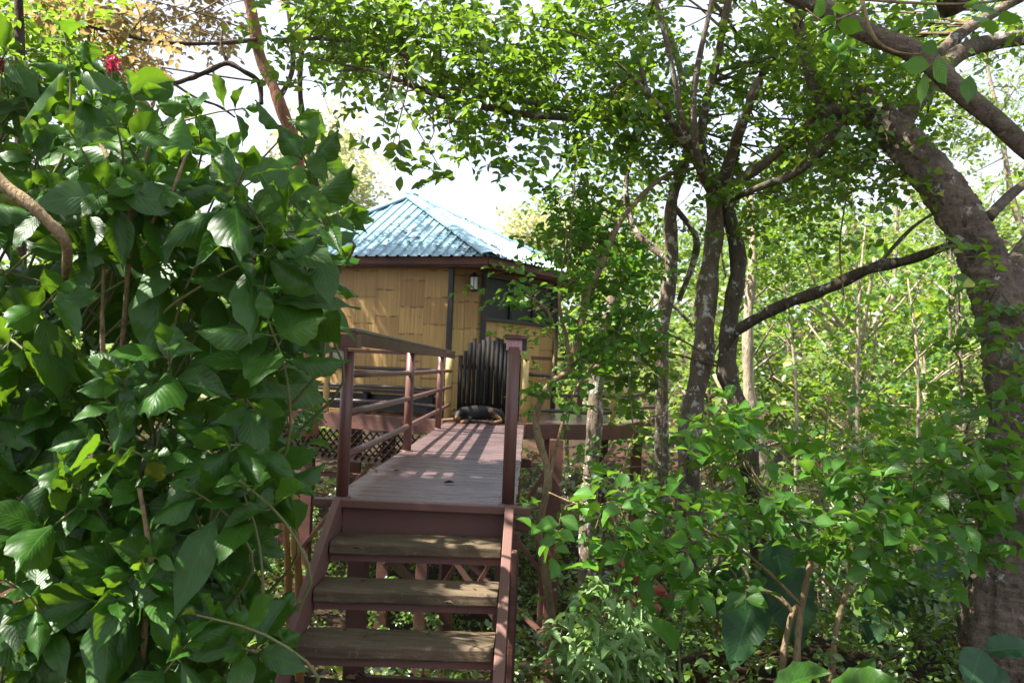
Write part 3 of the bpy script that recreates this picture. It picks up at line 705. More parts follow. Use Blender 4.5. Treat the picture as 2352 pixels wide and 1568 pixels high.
for sx_ in (-1, 1):
    mb = MB(); bx = -.33+sx_*.055
    mb.add([(bx-.028, -.13, .20), (bx+.028, -.13, .20), (bx+sx_*.035, -.175, .165), (bx+sx_*.02, -.12, .215), (bx, -.115, .19)], [(0, 1, 2), (0, 2, 3), (1, 3, 2), (0, 3, 4), (1, 4, 3)]); mb.build('ear', M['furb'], dg, True)
    mb = MB(); mb.tube([(-.335+sx_*.028, -.214, .165), (-.335+sx_*.029, -.222, .165)], [.009, .004], 8); mb.build('eye', M['eye'], dg, True)
mb = MB(); mb.tube([(-.335, -.325, .088), (-.335, -.337, .085)], [.014, .009], 10); mb.build('nose', M['eye'], dg, True)

# fallen leaf on the deck
lv = Leaves(); p = at(1018, 1109, z=.006); lv.put([p], [(1, .15, .12)], [(0, 0, 1)], .085, .022, T_MED, .05)
fl = lv.build('fallen_leaf', M['dead']); tag(fl, 'dry brown leaf curled on the middle of the footbridge deck', 'leaf')

# ================================================================== vegetation
# ---- broad leaved shrub on the left
def shoots(lv, P, Ax, Lm, pairs=4, tmpl=T_BIG, wr=.25, droop=.28, stems=True, r=.006):
    for p, a in zip(P, Ax):
        a = unit(a); u = unit(np.cross(a, rng.normal(size=3))); w_ = np.cross(a, u); ph = rng.uniform(0, 6.28); Lk = Lm*rng.uniform(.75, 1.25); fresh = rng.random()
        for k in range(pairs):
            ph += math.pi/2+rng.normal()*.25; f = [.42, .75, 1.0, 1.08, 1.0, .95][k]; op = R([28, 55, 75, 92, 100, 105][k]+rng.normal()*9)
            for sg in (1, -1):
                if k > 1 and rng.random() < .1: continue
                rad = sg*(math.cos(ph)*u+math.sin(ph)*w_); A = math.cos(op)*a+math.sin(op)*rad+rng.normal(size=3)*.12
                N = a*math.sin(op)-rad*math.cos(op)+rng.normal(size=3)*.2+np.array([.05, -.3, .25])
                L = Lk*f*rng.uniform(.72, 1.15); q = p-a*k*.045*Lm/.2
                c = min(.92, max(0, (.9 if k == 0 else .55 if k == 1 else .25)+rng.normal()*.18+(.2 if fresh > .8 else 0)))
                if rng.random() < .012: c = 1.0
                A = unit(A); pet = .1*L; lv.put([q+A*pet], [A], [N], L, L*wr*rng.uniform(.8, 1.15), (tmpl if tmpl is not T_BIG else (T_BIG, T_BIG2, T_BIG3)[rng.integers(3)]), droop*rng.uniform(.4, 1.6), c)
                if stems: lv.tw.tube([q, q+A*pet], [r*.45, r*.35], 4, False)
        if stems:
            b = p-a*.42*Lm/.2+np.array([-.06, 0, -.08]); lv.tw.tube(spline([p, p-a*.2*Lm/.2, b, b+np.array([-.16+rng.normal()*.05, .12, -.22])], 3), r*np.linspace(.6, 1.3, 10), 5, False)
sh = empty('broad_leaved_shrub', 'tall shrub of large veined dark green leaves filling the left side beside the stairs', 'shrub', (-2.6, 3.6, -1.1))
polyA = [(-200, 360), (60, 300), (150, 235), (420, 270), (560, 330), (640, 300), (700, 330), (740, 440), (760, 520), (755, 620), (700, 740), (650, 880), (600, 1020), (590, 1160), (545, 1290), (560, 1400), (560, 1500), (500, 1800), (-200, 1800)]
lv = Leaves()
P = zone(polyA, 2.75, 3.9, 215, pull=1.3)
out = np.array([.22, -.72, .5]); Ax = out+rng.normal(size=P.shape)*[.4, .25, .3]
shoots(lv, P, Ax, .235, wr=.265, droop=.2)
edge = np.array([at(*e) for e in [(735, 330, 3.9), (785, 420, 4.2), (800, 500, 4.3), (690, 270, 3.9), (650, 480, 3.8), (770, 590, 4.2), (725, 690, 4.0), (700, 760, 3.9), (640, 930, 3.7), (615, 1090, 3.7), (600, 1240, 3.6), (650, 1395, 3.5), (560, 250, 3.8), (430, 230, 3.6), (320, 215, 3.5), (640, 1480, 3.4), (690, 890, 4.5), (705, 1000, 4.6), (665, 1060, 4.3), (730, 830, 4.5), (660, 960, 4.2), (690, 1110, 4.6), (700, 620, 4.2)]])
shoots(lv, edge, unit(np.array([.55, -.35, .45])+rng.normal(size=edge.shape)*.25), .24, 3, wr=.265, droop=.22)
top = zone([(-120, 20), (150, 60), (230, 150), (300, 235), (-120, 260)], 3.0, 3.9, 15); shoots(lv, top, np.array([.2, -.3, .6])+rng.normal(size=top.shape)*.4, .2)
P = zone(polyA, 3.9, 5.0, 120); shoots(lv, P[P[:, 0] < -1.75], np.array([.3, -.4, .5])+rng.normal(size=P[P[:, 0] < -1.75].shape)*.5, .2, 5, stems=False)
loc(lv.build('foliage', M['big'], sh, M['stem']), sh)
def stems_px(defs, mat, parent, seg=10, name='stem'):
    for d in defs: mb = MB(); limbs(mb, [d], seg, .04); loc(mb.build(name, mat, parent, True), parent)
stems_px([([(-60, 340, 2.7), (0, 415, 2.65), (90, 490, 2.65), (150, 555, 2.7), (150, 640, 2.9)], [30, 30, 27, 26, 16]),
          ([(228, 320, 3.0), (262, 390, 2.95), (300, 437, 2.9), (298, 520, 2.95), (290, 700, 3.1), (270, 1000, 3.3)], [9, 11, 13, 13, 14, 15]),
          ([(345, 330, 3.0), (318, 400, 2.95), (300, 440, 2.9)], [7, 8, 9]),
          ([(430, 350, 2.9), (395, 440, 2.9), (345, 530, 2.95), (330, 700, 3.2)], [7, 8, 8, 9]),
          ([(320, 1120, 2.8), (345, 1300, 2.85), (330, 1480, 3.0), (320, 1750, 3.2)], [10, 13, 14, 16]),
          ([(240, 610, 3.0), (235, 800, 3.0), (260, 1000, 3.1)], [9, 11, 12])], M['barkslim'], sh)
stems_px([([(672, 1100, 5.0), (680, 1250, 5.0), (686, 1360, 5.0), (690, 1640, 5.0)], [16, 19, 20, 22]), ([(650, 1150, 5.1), (662, 1300, 5.1), (668, 1640, 5.1)], [13, 15, 16])], M['orange'], sh, name='cane')
def flower(px, py, D, ln, parent):
    lv = Leaves(); p0 = at(px, py, D); n = int(700*ln); h = rng.random(n)
    P = p0+np.c_[rng.normal(size=n)*.012, rng.normal(size=n)*.012, h*ln]; A = np.c_[rng.normal(size=(n, 2)), .5+rng.random(n)]
    lv.put(P, A, rng.normal(size=(n, 3)), .022*(1.2-h*.6), .007, T_MED, -.1); lv.tw.tube([p0-[0, 0, .12], p0, p0+[0, 0, ln]], [.004, .004, .002], 5, False)
    loc(lv.build('flower_spike', M['flower'], parent, M['stem']), parent)
flower(256, 172, 3.2, .075, sh); flower(4, 170, 3.4, .06, sh)

# ---- generic tree seen up close: measured limbs plus leafy clumps
def tree(name, label, cat, limbdefs, bark, zones, leafmat, group=None, twig=None, base=None, seg=14, wob=.05):
    """zones: (points, twigs per point, sigma, twig length, leaves per twig, L, W, template, bias, connect fraction)"""
    b = base if base is not None else at(limbdefs[0][0][0][0], limbdefs[0][0][0][1], limbdefs[0][0][0][2])
    t = empty(name, label, cat, b, group); sks = []
    for i, d in enumerate(limbdefs):
        mb = MB(); sks.append(limbs(mb, [d], seg if i == 0 else 10, wob)); loc(mb.build('trunk' if i == 0 else 'branch', M['barkdark'] if (i and bark is M['barkred']) else bark, t, True), t)
    sk = np.concatenate(sks); lv = Leaves()
    for (cs, per, sig, tl, nl, L, W_, tm, bias, cf) in zones:
        connect(lv.tw, cs, sk, .012, cf)
        P = clump(cs, int(per*1.6), sig*.85); hi = P[:, 2] > 2.2; P = np.r_[P[~hi], carve(P[hi], .28)]; k = len(P); lv.twigs(P, rdir(k, .5, bias), tl*rng.uniform(.7, 1.3, k), nl, L, W_, tm, stems=(tm is not T_TINY))
    if zones: loc(lv.build('crown', leafmat, t, twig or M['twig']), t)
    return t, sk

# curved slender tree beside the bridge
tree('slender_tree', 'slender crooked pale stemmed tree curving up just right of the footbridge post', 'tree',
 [([(1283, 1640, 6.2), (1275, 1480, 6.2), (1256, 1330, 6.2), (1236, 1230, 6.2), (1260, 1100, 6.2), (1235, 1000, 6.2), (1236, 935, 6.2), (1268, 878, 6.2), (1308, 845, 6.25), (1328, 770, 6.3), (1350, 680, 6.4), (1390, 590, 6.5), (1430, 500, 6.6), (1520, 410, 6.8), (1600, 385, 7.0)], [20, 20, 19, 19, 18, 17, 17, 17, 19, 15, 14, 14, 13, 11, 8]),
  ([(1308, 845, 6.25), (1300, 770, 6.2), (1285, 700, 6.1), (1290, 620, 6.1)], [11, 9, 8, 5]), ([(1268, 878, 6.2), (1275, 790, 6.2), (1262, 720, 6.1), (1230, 690, 6.0), (1190, 655, 5.9)], [9, 8, 7, 5, 3]),
  ([(1262, 1100, 6.2), (1290, 980, 6.3), (1320, 900, 6.3), (1390, 800, 6.4), (1440, 720, 6.5)], [8, 8, 7, 6, 4])], M['barkslim'],
 [(zone([(1190, 690), (1250, 670), (1300, 620), (1400, 560), (1480, 640), (1480, 800), (1380, 830), (1290, 800), (1230, 750)], 5.9, 7.0, 22), 4,
   .13, .26, 8, .085, .027, T_MED, (-.2, -.2, .1), .9),
  (np.array([at(*q) for q in [(1195, 655, 5.7), (1215, 690, 5.7), (1175, 645, 5.7), (1230, 720, 5.8)]]), 2, .13, .26, 8, .078, .024, T_MED, (-.2, -.2, .1), .9),
  (zone([(1262, 480), (1370, 440), (1440, 560), (1330, 660), (1255, 560)], 6.2, 7.2, 15), 4, .14, .26, 8, .085, .028, T_MED, (-.2, 0, 0), .9),
  (zone([(1230, 860), (1290, 900), (1270, 960), (1230, 960)], 5.9, 6.3, 4), 3, .08, .2, 6, .085, .03, T_MED, (0, -.2, 0), .9)], M['fore'])

BR = (-.2, 0, -.1)
# three lichen spotted trunks of the centre
tree('lichen_tree', 'upright grey tree with the thickest white lichen spots, middle of the right half', 'tree',
 [([(1572, 1330, 7.2), (1578, 1150, 7.2), (1590, 960, 7.2), (1612, 820, 7.2), (1628, 650, 7.3), (1640, 520, 7.3), (1640, 440, 7.3), (1612, 350, 7.3), (1620, 250, 7.2), (1650, 120, 7.0), (1680, -30, 6.8)], [62, 55, 50, 48, 46, 42, 33, 24, 20, 18, 16]),
  ([(1640, 470, 7.3), (1690, 420, 6.9), (1790, 350, 6.4), (1880, 260, 6.1), (1960, 190, 6.0)], [30, 24, 20, 17, 12]), ([(1650, 460, 7.3), (1685, 340, 6.7), (1720, 240, 6.3), (1745, 180, 6.2)], [30, 26, 22, 18]), ([(1640, 450, 7.3), (1612, 400, 6.6), (1594, 300, 6.2), (1600, 170, 6.1), (1640, -20, 6.0)], [22, 19, 16, 14, 12]), ([(1600, 360, 6.5), (1565, 270, 6.2), (1540, 130, 6.1), (1500, -20, 6.1)], [15, 14, 12, 10]),
  ([(1640, 440, 7.3), (1570, 320, 6.6), (1510, 240, 6.2), (1440, 165, 6.0)], [22, 20, 15, 9]), ([(1545, 285, 6.4), (1490, 215, 6.2), (1468, 135, 6.1)], [14, 12, 10]),
  ([(1612, 350, 7.3), (1500, 285, 7.1), (1400, 272, 7.0), (1200, 262, 6.8), (1080, 236, 6.6), (950, 200, 6.4), (850, 160, 6.3), (770, 165, 6.2)], [22, 20, 18, 17, 18, 14, 9, 4]),
  ([(1400, 272, 7.0), (1200, 230, 6.8), (1060, 190, 6.8), (1000, 158, 6.8), (900, 116, 6.8), (760, 90, 6.8), (620, 92, 6.8)], [16, 16, 15, 15, 13, 10, 6])], M['bark'],
 [(zone([(610, 0), (1120, 0), (1480, 0), (1560, 180), (1500, 330), (1330, 340), (1150, 345), (1020, 300), (900, 230), (700, 175), (640, 120)], 5.6, 7.6, 88), 5, .17, .28, 9, .09, .03, T_MED, BR, .6),
  (holes(ellip((.1, 7.5, 6.3), (3.4, 2.3, .7), 120, .1)), 5, .22, .34, 9, .12, .042, T_SML, (0, 0, 0), .1),  # unseen upper crown added above the picture to shade the canopy below
  (np.array([at(*q) for q in [(880, 290, 5.6), (900, 340, 5.6), (985, 330, 5.7), (1050, 355, 5.8), (1010, 385, 5.7), (1110, 340, 5.9), (1170, 340, 6.0), (960, 280, 5.8), (1080, 300, 5.9), (905, 250, 5.8)]]), 3, .1, .26, 7, .105, .036, T_MED, (-.3, -.1, -.5), 1),
  (zone([(1350, 0), (2000, 0), (1980, 260), (1850, 430), (1650, 520), (1480, 440), (1290, 420), (1330, 300), (1400, 200)], 6.5, 8.8, 88), 5, .2, .28, 9, .085, .029, T_MED, (0, 0, -.1), .5)], M['canopy'])
tree('straight_slim_tree', 'straight slim brown tree with one round white patch, just left of the lichen spotted trunk', 'tree',
 [([(1520, 1330, 7.9), (1522, 1150, 7.9), (1518, 950, 7.9), (1524, 760, 7.9), (1540, 600, 7.9), (1545, 460, 7.9), (1580, 320, 7.9), (1560, 150, 8.0), (1500, 0, 8.1)], [36, 33, 31, 31, 33, 28, 20, 16, 14]),
  ([(1545, 470, 7.9), (1600, 560, 7.9), (1560, 690, 8.0)], [12, 16, 12]), ([(1540, 600, 7.9), (1455, 520, 8.2), (1440, 400, 8.3), (1500, 250, 8.4)], [18, 16, 12, 9])], M['bark'],
 [(zone([(1250, 380), (1500, 300), (1580, 420), (1480, 560), (1440, 800), (1330, 760), (1240, 600)], 8.1, 9.6, 20), 5, .2, .28, 8, .085, .028, T_MED, (0, 0, 0), .35)], M['canopy'])
tree('leaning_dark_tree', 'dark mossy leaning trunk with a long branch reaching right across to the big tree', 'tree',
 [([(1750, 1380, 7.0), (1738, 1200, 7.0), (1722, 1060, 7.0), (1700, 950, 7.0), (1672, 850, 7.0), (1672, 760, 7.1), (1692, 660, 7.2), (1690, 560, 7.3), (1668, 440, 7.4), (1700, 300, 7.5), (1760, 150, 7.6)], [46, 46, 44, 46, 44, 40, 38, 36, 28, 20, 14]),
  ([(1655, 810, 7.0), (1690, 765, 6.9), (1750, 722, 6.7), (1830, 690, 6.5), (1920, 652, 6.3), (2010, 615, 6.1), (2100, 592, 5.9), (2190, 560, 5.6), (2240, 520, 5.4)], [14, 24, 26, 27, 27, 25, 22, 18, 12]),
  ([(2010, 615, 6.1), (2100, 520, 6.2), (2180, 470, 6.3)], [11, 8, 5])], M['barkmoss'],
 [(zone([(1700, 380), (1950, 260), (2000, 400), (1900, 500), (1780, 520)], 7.2, 9, 26), 5, .2, .26, 8, .075, .024, T_MED, (0, 0, -.2), .4),
  (zone([(1380, 760), (1500, 740), (1500, 900), (1440, 930), (1380, 880)], 6.6, 7.6, 6), 4, .16, .28, 8, .11, .042, T_MED, (0, 0, -.2), .4)], M['canopy'])
# big tree at the right edge
def flut(a, t): k = np.clip(.55-t, 0, 1)/.55; return .035*np.sin(t*150+2*np.sin(a*2+t*9))*(t > .3)+.05*np.sin(a*3+t*14)*np.sin(t*31+a)+k*(.16*np.sin(a*5+t*3)+.09*np.sin(a*9+1+t*5)+.05*np.sin(a*17))
bigb = at(2310, 1600, 5.0)
bt = empty('big_gnarled_tree', 'massive brown leaning tree with fluted base and spreading limbs at the right edge', 'tree', (bigb[0], bigb[1], gz(bigb[0], bigb[1])))
def limb_px(pts, ws, seg, name, mat, parent, flute=None, wob=.04, k=8):
    P = np.array([at(*q) for q in pts]); r = np.array([w_*p[2]/FOC/2 for w_, p in zip(ws, pts)]); S = spline(P, k); rr = np.interp(np.linspace(0, len(P)-1, len(S)), np.arange(len(P)), r)
    mb = MB(); mb.tube(S, rr, seg, True, wob, flute); loc(mb.build(name, mat, parent, True), parent); return S
sk = [limb_px([(2315, 1900, 5.0), (2310, 1620, 5.0), (2308, 1400, 5.0), (2330, 1200, 5.05), (2345, 1000, 5.1), (2332, 850, 5.2), (2302, 720, 5.3), (2255, 590, 5.4), (2190, 470, 5.5), (2110, 365, 5.6), (2030, 280, 5.8), (1960, 210, 6.0)], [200, 180, 166, 148, 132, 122, 112, 100, 92, 86, 76, 54], 64, 'trunk', M['barkbig'], bt, flut, .07, 26)]
for d in [([(1780, -30, 5.3), (1880, 15, 5.2), (1990, 75, 5.1), (2110, 125, 5.0), (2200, 205, 5.0), (2290, 280, 5.0), (2400, 370, 5.0), (2620, 470, 5.1), (2850, 480, 5.3)], [40, 42, 46, 48, 46, 44, 42, 28, 9]),
          ([(2030, 280, 5.8), (1940, 250, 5.9), (1890, 250, 6.0), (1850, 130, 6.0), (1815, -30, 5.9)], [50, 36, 30, 26, 24]),
          ([(1960, 240, 5.9), (1900, 330, 6.1), (1820, 400, 6.3), (1740, 432, 6.5), (1660, 470, 6.8)], [30, 26, 20, 15, 9]),
          ([(2060, 300, 5.8), (2120, 210, 5.9), (2200, 125, 6.0), (2290, 95, 6.1), (2420, 70, 6.2), (2700, -40, 6.4), (2900, -120, 6.6)], [50, 44, 40, 38, 36, 22, 8]),
          ([(2120, 210, 5.9), (2180, 100, 6.1), (2300, 20, 6.3), (2400, -40, 6.4), (2560, -200, 6.6)], [30, 28, 22, 18, 6]),
          ([(2300, 720, 5.3), (2345, 600, 5.6), (2420, 520, 5.9), (2600, 380, 6.3), (2800, 200, 6.6)], [70, 60, 50, 30, 9]),
          ([(2270, 500, 5.6), (2330, 440, 5.8), (2420, 380, 6.0), (2600, 290, 6.3)], [26, 22, 18, 6])]:
    sk.append(limb_px(d[0], d[1], 14, 'branch', M['barkbig'], bt))
lv = Leaves(); SK = np.concatenate(sk)
cs = zone([(1800, 0), (2400, 0), (2400, 70), (2250, 60), (2150, 150), (2080, 260), (1960, 330), (1850, 330), (1780, 160)], 5.3, 7.5, 80)
connect(lv.tw, cs, SK, .014, .6); P = clump(cs, 5, .18); lv.twigs(P, rdir(len(P), .5, (-.1, 0, -.2)), .28, 9, .075, .025, T_MED)
cs = zone([(2420, 380), (2900, 450), (2900, -150), (2450, -60)], 5.2, 7.0, 50); P = clump(cs, 6, .22); lv.twigs(P, rdir(len(P)), .28, 8, .08, .028, T_SML, stems=False)
cs = zone([(2150, 420), (2230, 520), (2352, 700), (2380, 980), (2290, 960), (2240, 700)], 4.6, 5.0, 13); P = clump(cs, 3, .1); connect(lv.tw, cs, SK, .008, .9); lv.twigs(P, rdir(len(P)), .24, 7, .085, .03, T_MED)
cs = zone([(2060, 240), (2200, 330), (2100, 420), (1900, 520), (1850, 420)], 5.2, 6.6, 22); P = clump(cs, 5, .14); connect(lv.tw, cs, SK, .01, .6); lv.twigs(P, rdir(len(P)), .26, 8, .07, .024, T_MED)
loc(lv.build('crown', M['canopy'], bt), bt)
# unseen limbs and crown added above the picture to shade the stairs
sk = []
for a in [((3.0, 6, 3.6), (1.5, 5, 5.4), (-.5, 4.2, 6.2), (-2.8, 3.4, 6.5)), ((2.2, 5.5, 4.6), (1.5, 3.2, 6.2), (.2, 1.2, 6.8)), ((1.2, 5.2, 5.5), (.6, 6.2, 6.3), (-.8, 6.8, 6.8))]:
    mb = MB(); S = spline(a, 6); mb.tube(S, np.linspace(.12, .03, len(S)), 10); loc(mb.build('branch', M['barkbig'], bt, True), bt); sk.append(S)
lv = Leaves(); cs = holes(ellip((-.2, 3.4, 6.7), (4.4, 3.9, .9), 340, .1)); connect(lv.tw, cs, np.concatenate(sk), .02, .5)
cs = np.r_[cs, shade_fill(230, -1.5, .4, 3.4, 7.7, 5.4, 6.9), shade_fill(90, .5, 5, 2.8, 6.5, 5.6, 7.2)]  # extra clumps added along the sun's rays to shade near deck and right foreground
P = carve(clump(cs, 7, .26)); lv.twigs(P, rdir(len(P), .35), .36, 9, .13, .045, T_SML); loc(lv.build('crown', M['canopy'], bt), bt)
# unseen tree added beyond the left edge, crown shaped to shade the shrub
s2 = empty('shade_tree', 'unseen tree added beyond the left edge to shade the broad leaved shrub', 'tree', (-5.6, 3.0, gz(-5.6, 3)))
mb = MB(); S = spline([(-5.6, 3.0, gz(-5.6, 3)-.2), (-5.5, 3.0, 2), (-5.2, 3.1, 4), (-4.6, 3.2, 5.4)], 6); mb.tube(S, np.linspace(.2, .08, len(S)), 16, wob=.05); loc(mb.build('trunk', M['bark'], s2, True), s2)
lv = Leaves(); cs = holes(ellip((-4.9, 2.9, 5.2), (2.6, 3.9, 1.1), 330, .1), 2.2, -.6, 1.0); connect(lv.tw, cs, S, .02, .4); P = carve(clump(cs, 7, .25)); lv.twigs(P, rdir(len(P), .35), .34, 9, .13, .045, T_SML)
loc(lv.build('crown', M['canopy'], s2), s2)

# russet leaved tree behind the shrub
tree('russet_tree', 'tall tree with reddish trunk and dull russet brown leaves rising behind the broad leaved shrub', 'tree',
 [([(712, 1000, 10.6), (708, 700, 10.6), (700, 520, 10.5), (690, 420, 10.4), (672, 320, 10.3), (640, 230, 10.2), (605, 150, 10.2), (585, 70, 10.1), (560, -60, 10)], [36, 34, 32, 32, 30, 28, 26, 28, 28]),
  ([(640, 230, 10.2), (672, 150, 10.2), (660, 0, 10.2)], [14, 12, 10]),
  ([(600, 240, 7.6), (596, 190, 7.6), (560, 165, 7.5), (522, 145, 7.5), (470, 168, 7.4), (430, 182, 7.4), (395, 190, 7.3), (330, 160, 7.2)], [10, 12, 11, 13, 12, 12, 9, 5]), ([(522, 145, 7.5), (508, 105, 7.5), (512, 60, 7.6)], [8, 6, 5]), ([(395, 190, 7.3), (450, 225, 7.3), (500, 243, 7.4), (540, 270, 7.5)], [6, 6, 6, 4]),
  ([(610, 90, 10.2), (480, 100, 9.5), (350, 95, 9.0), (200, 60, 8.6)], [12, 10, 8, 6])], M['barkred'],
 [(holes(zone([(60, 0), (640, -20), (640, 80), (480, 95), (380, 100), (260, 150), (60, 120)], 8.6, 11.5, 90), 2.6, 0), 4, .2, .35, 9, .135, .042, T_MED, (0, 0, -.5), .4),
  (zone([(260, 110), (340, 120), (330, 210), (260, 220)], 8.5, 10.5, 8), 4, .2, .35, 8, .13, .04, T_MED, (0, 0, -.5), .3),
  (zone([(640, 200), (760, 210), (780, 290), (740, 340), (660, 330)], 9.5, 10.8, 12), 4, .2, .35, 8, .14, .045, T_MED, (0, 0, -.7), .5),
  (ellip((-6.0, 13.0, 8.2), (2.8, 2.0, 1.1), 90, .1), 6, .3, .4, 9, .15, .05, T_SML, (0, 0, 0), .1),  # unseen crown part added above the picture to shade the cabin wall
  (holes(zone([(100, 10), (620, 0), (600, 80), (420, 110), (200, 150)], 11.5, 14, 34), 2.2, .2), 5, .25, .35, 9, .14, .045, T_SML, (0, 0, -.5), .2)], M['brownl'])
tree('bright_leaved_tree', 'thin tree with small bright yellow green leaves hanging between the russet tree and the sky', 'tree',
 [([(760, 700, 12.0), (735, 480, 12), (700, 300, 11.8), (690, 150, 11.5), (720, -20, 11)], [16, 15, 14, 12, 10])], M['barkdark'],
 [(zone([(590, 30), (900, 60), (860, 190), (760, 215), (620, 170)], 8.5, 11.5, 34), 5, .22, .3, 9, .09, .03, T_MED, (0, 0, -.2), .3),
  (zone([(-60, 0), (330, -20), (300, 90), (40, 130), (-60, 330)], 7.5, 10, 20), 5, .25, .3, 9, .11, .036, T_MED, (0, 0, -.2), .3)], M['canopy'])
tree('dark_stemmed_tree', 'dark upright stem against the sky above the shrub in the upper left corner', 'tree',
 [([(50, 760, 7.5), (45, 400, 7.5), (48, 200, 7.5), (42, -30, 7.5)], [30, 26, 22, 20]), ([(48, 260, 7.5), (20, 220, 7.6), (-30, 200, 7.8)], [10, 8, 6])], M['barkdark'],
 [(zone([(-80, 100), (160, 130), (200, 330), (-80, 420)], 7.6, 9.5, 26), 5, .22, .3, 8, .09, .03, T_MED, (0, 0, -.2), .4)], M['canopy'])
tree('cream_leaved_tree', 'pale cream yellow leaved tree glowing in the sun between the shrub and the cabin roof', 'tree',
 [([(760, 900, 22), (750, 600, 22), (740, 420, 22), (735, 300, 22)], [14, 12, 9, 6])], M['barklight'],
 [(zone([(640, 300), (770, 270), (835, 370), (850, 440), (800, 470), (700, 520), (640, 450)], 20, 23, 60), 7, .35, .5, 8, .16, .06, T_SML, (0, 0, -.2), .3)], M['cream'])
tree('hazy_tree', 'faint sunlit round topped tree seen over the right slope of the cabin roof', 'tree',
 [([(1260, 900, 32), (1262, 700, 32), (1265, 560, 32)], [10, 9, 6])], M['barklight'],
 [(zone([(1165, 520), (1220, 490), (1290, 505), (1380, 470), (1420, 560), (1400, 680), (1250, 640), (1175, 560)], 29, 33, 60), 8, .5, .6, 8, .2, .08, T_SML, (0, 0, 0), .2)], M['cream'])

# trunk behind the slender tree, pale trunk
tree('moss_trunk_tree', 'short visible brown mossy trunk behind the slender crooked tree, right of the stilts', 'tree',
 [([(1345, 1420, 8.6), (1352, 1200, 8.6), (1362, 1000, 8.6), (1375, 850, 8.6), (1400, 700, 8.8), (1450, 560, 9.0)], [46, 40, 36, 34, 24, 14])], M['bark'],
 [(zone([(1330, 560), (1520, 560), (1520, 760), (1350, 760)], 8.2, 9.6, 7), 5, .2, .28, 8, .085, .028, T_MED, (0, 0, 0), .3)], M['canopy'])
tree('pale_trunk_tree', 'sunlit whitish trunk standing behind the leaning dark trunk', 'tree',
 [([(1762, 1420, 10.5), (1752, 1250, 10.5), (1745, 1050, 10.5), (1722, 900, 10.5), (1716, 760, 10.5), (1730, 600, 10.6), (1720, 420, 10.8)], [40, 38, 34, 26, 24, 20, 12]), ([(1745, 1050, 10.5), (1680, 940, 10.6), (1640, 860, 10.8)], [16, 12, 8])], M['barklight'],
 [(zone([(1680, 480), (1850, 440), (1900, 620), (1750, 700)], 10, 12.5, 25), 5, .25, .3, 8, .1, .035, T_SML, (0, 0, 0), .3)], M['canopy'])

# ---- understorey bush in the right foreground
ub = empty('foreground_bush', 'leafy green bush with oval leaves spreading across the right foreground in front of the trunks', 'bush', (1.5, 5.0, -1.1))
sks = []
for d in [([(1793, 1600, 5.0), (1800, 1500, 5.0), (1822, 1405, 5.0), (1845, 1390, 5.0)], [15, 15, 14, 10]), ([(1822, 1405, 5.0), (1785, 1370, 5.0), (1730, 1350, 5.0), (1690, 1345, 5.0), (1640, 1348, 5.0)], [13, 12, 10, 7, 5]),
          ([(1728, 1350, 5.0), (1710, 1310, 5.0), (1680, 1280, 5.0)], [8, 7, 4]), ([(1694, 1345, 5.0), (1688, 1320, 5), (1672, 1300, 5)], [7, 6, 4]),
          ([(1825, 1600, 4.9), (1832, 1480, 4.9), (1842, 1390, 4.9), (1856, 1320, 4.9), (1862, 1285, 4.9), (1840, 1240, 4.8), (1760, 1130, 4.7), (1700, 1040, 4.7)], [16, 16, 15, 14, 12, 8, 7, 4]),
          ([(1860, 1300, 4.9), (1930, 1370, 4.95), (1945, 1390, 5.0)], [6, 6, 5]), ([(1862, 1285, 4.9), (1990, 1180, 4.8), (2120, 1080, 4.6), (2260, 1000, 4.4)], [10, 9, 7, 4]),
          ([(1905, 1600, 5.1), (1915, 1480, 5.1), (1932, 1400, 5.1), (1948, 1340, 5.1), (1965, 1250, 5.0), (2060, 1160, 4.8), (2200, 1130, 4.6)], [14, 14, 13, 10, 8, 7, 5]),
          ([(1842, 1390, 4.9), (1700, 1260, 4.8), (1520, 1180, 4.8), (1340, 1160, 4.7), (1260, 1130, 4.7)], [8, 8, 7, 6, 3])]:
    mb = MB(); sks.append(limbs(mb, [d], 10, .05)); loc(mb.build('stem', M['barkslim'], ub, True), ub)
lv = Leaves(); SK = np.concatenate(sks)
for poly, n, d0, d1, bias in [([(1640, 980), (1760, 920), (1900, 1000), (2060, 960), (2280, 930), (2330, 1080), (2280, 1230), (2180, 1190), (2000, 1260), (1850, 1220), (1720, 1150)], 38, 4.1, 5.2, (0, -.25, .1)),
                              ([(1250, 1140), (1400, 1130), (1620, 1140), (1740, 1180), (1620, 1300), (1500, 1330), (1400, 1250), (1300, 1200)], 18, 4.3, 5.1, (-.2, -.2, .1)),
                              ([(1860, 1190), (2180, 1180), (2280, 1200), (2290, 1260), (2060, 1290), (1880, 1250)], 12, 4.1, 4.8, (.1, -.2, -.1)),
                              ([(1540, 1280), (1640, 1280), (1660, 1380), (1540, 1360)], 5, 4.6, 5.0, (0, -.2, 0)),
                              ([(1650, 940), (1700, 960), (1720, 1000), (1650, 1010)], 4, 4.3, 4.8, (-.3, -.1, .3))]:
    cs = zone(poly, d0, d1, n); connect(lv.tw, cs, SK, .006, .8); P = clump(cs, 3, .09); lv.twigs(P, rdir(len(P), .35, bias), .24*rng.uniform(.7, 1.3, len(P)), 6, .118, .043, T_MED, .2, 1.0)
loc(lv.build('foliage', M['fore'], ub), ub)

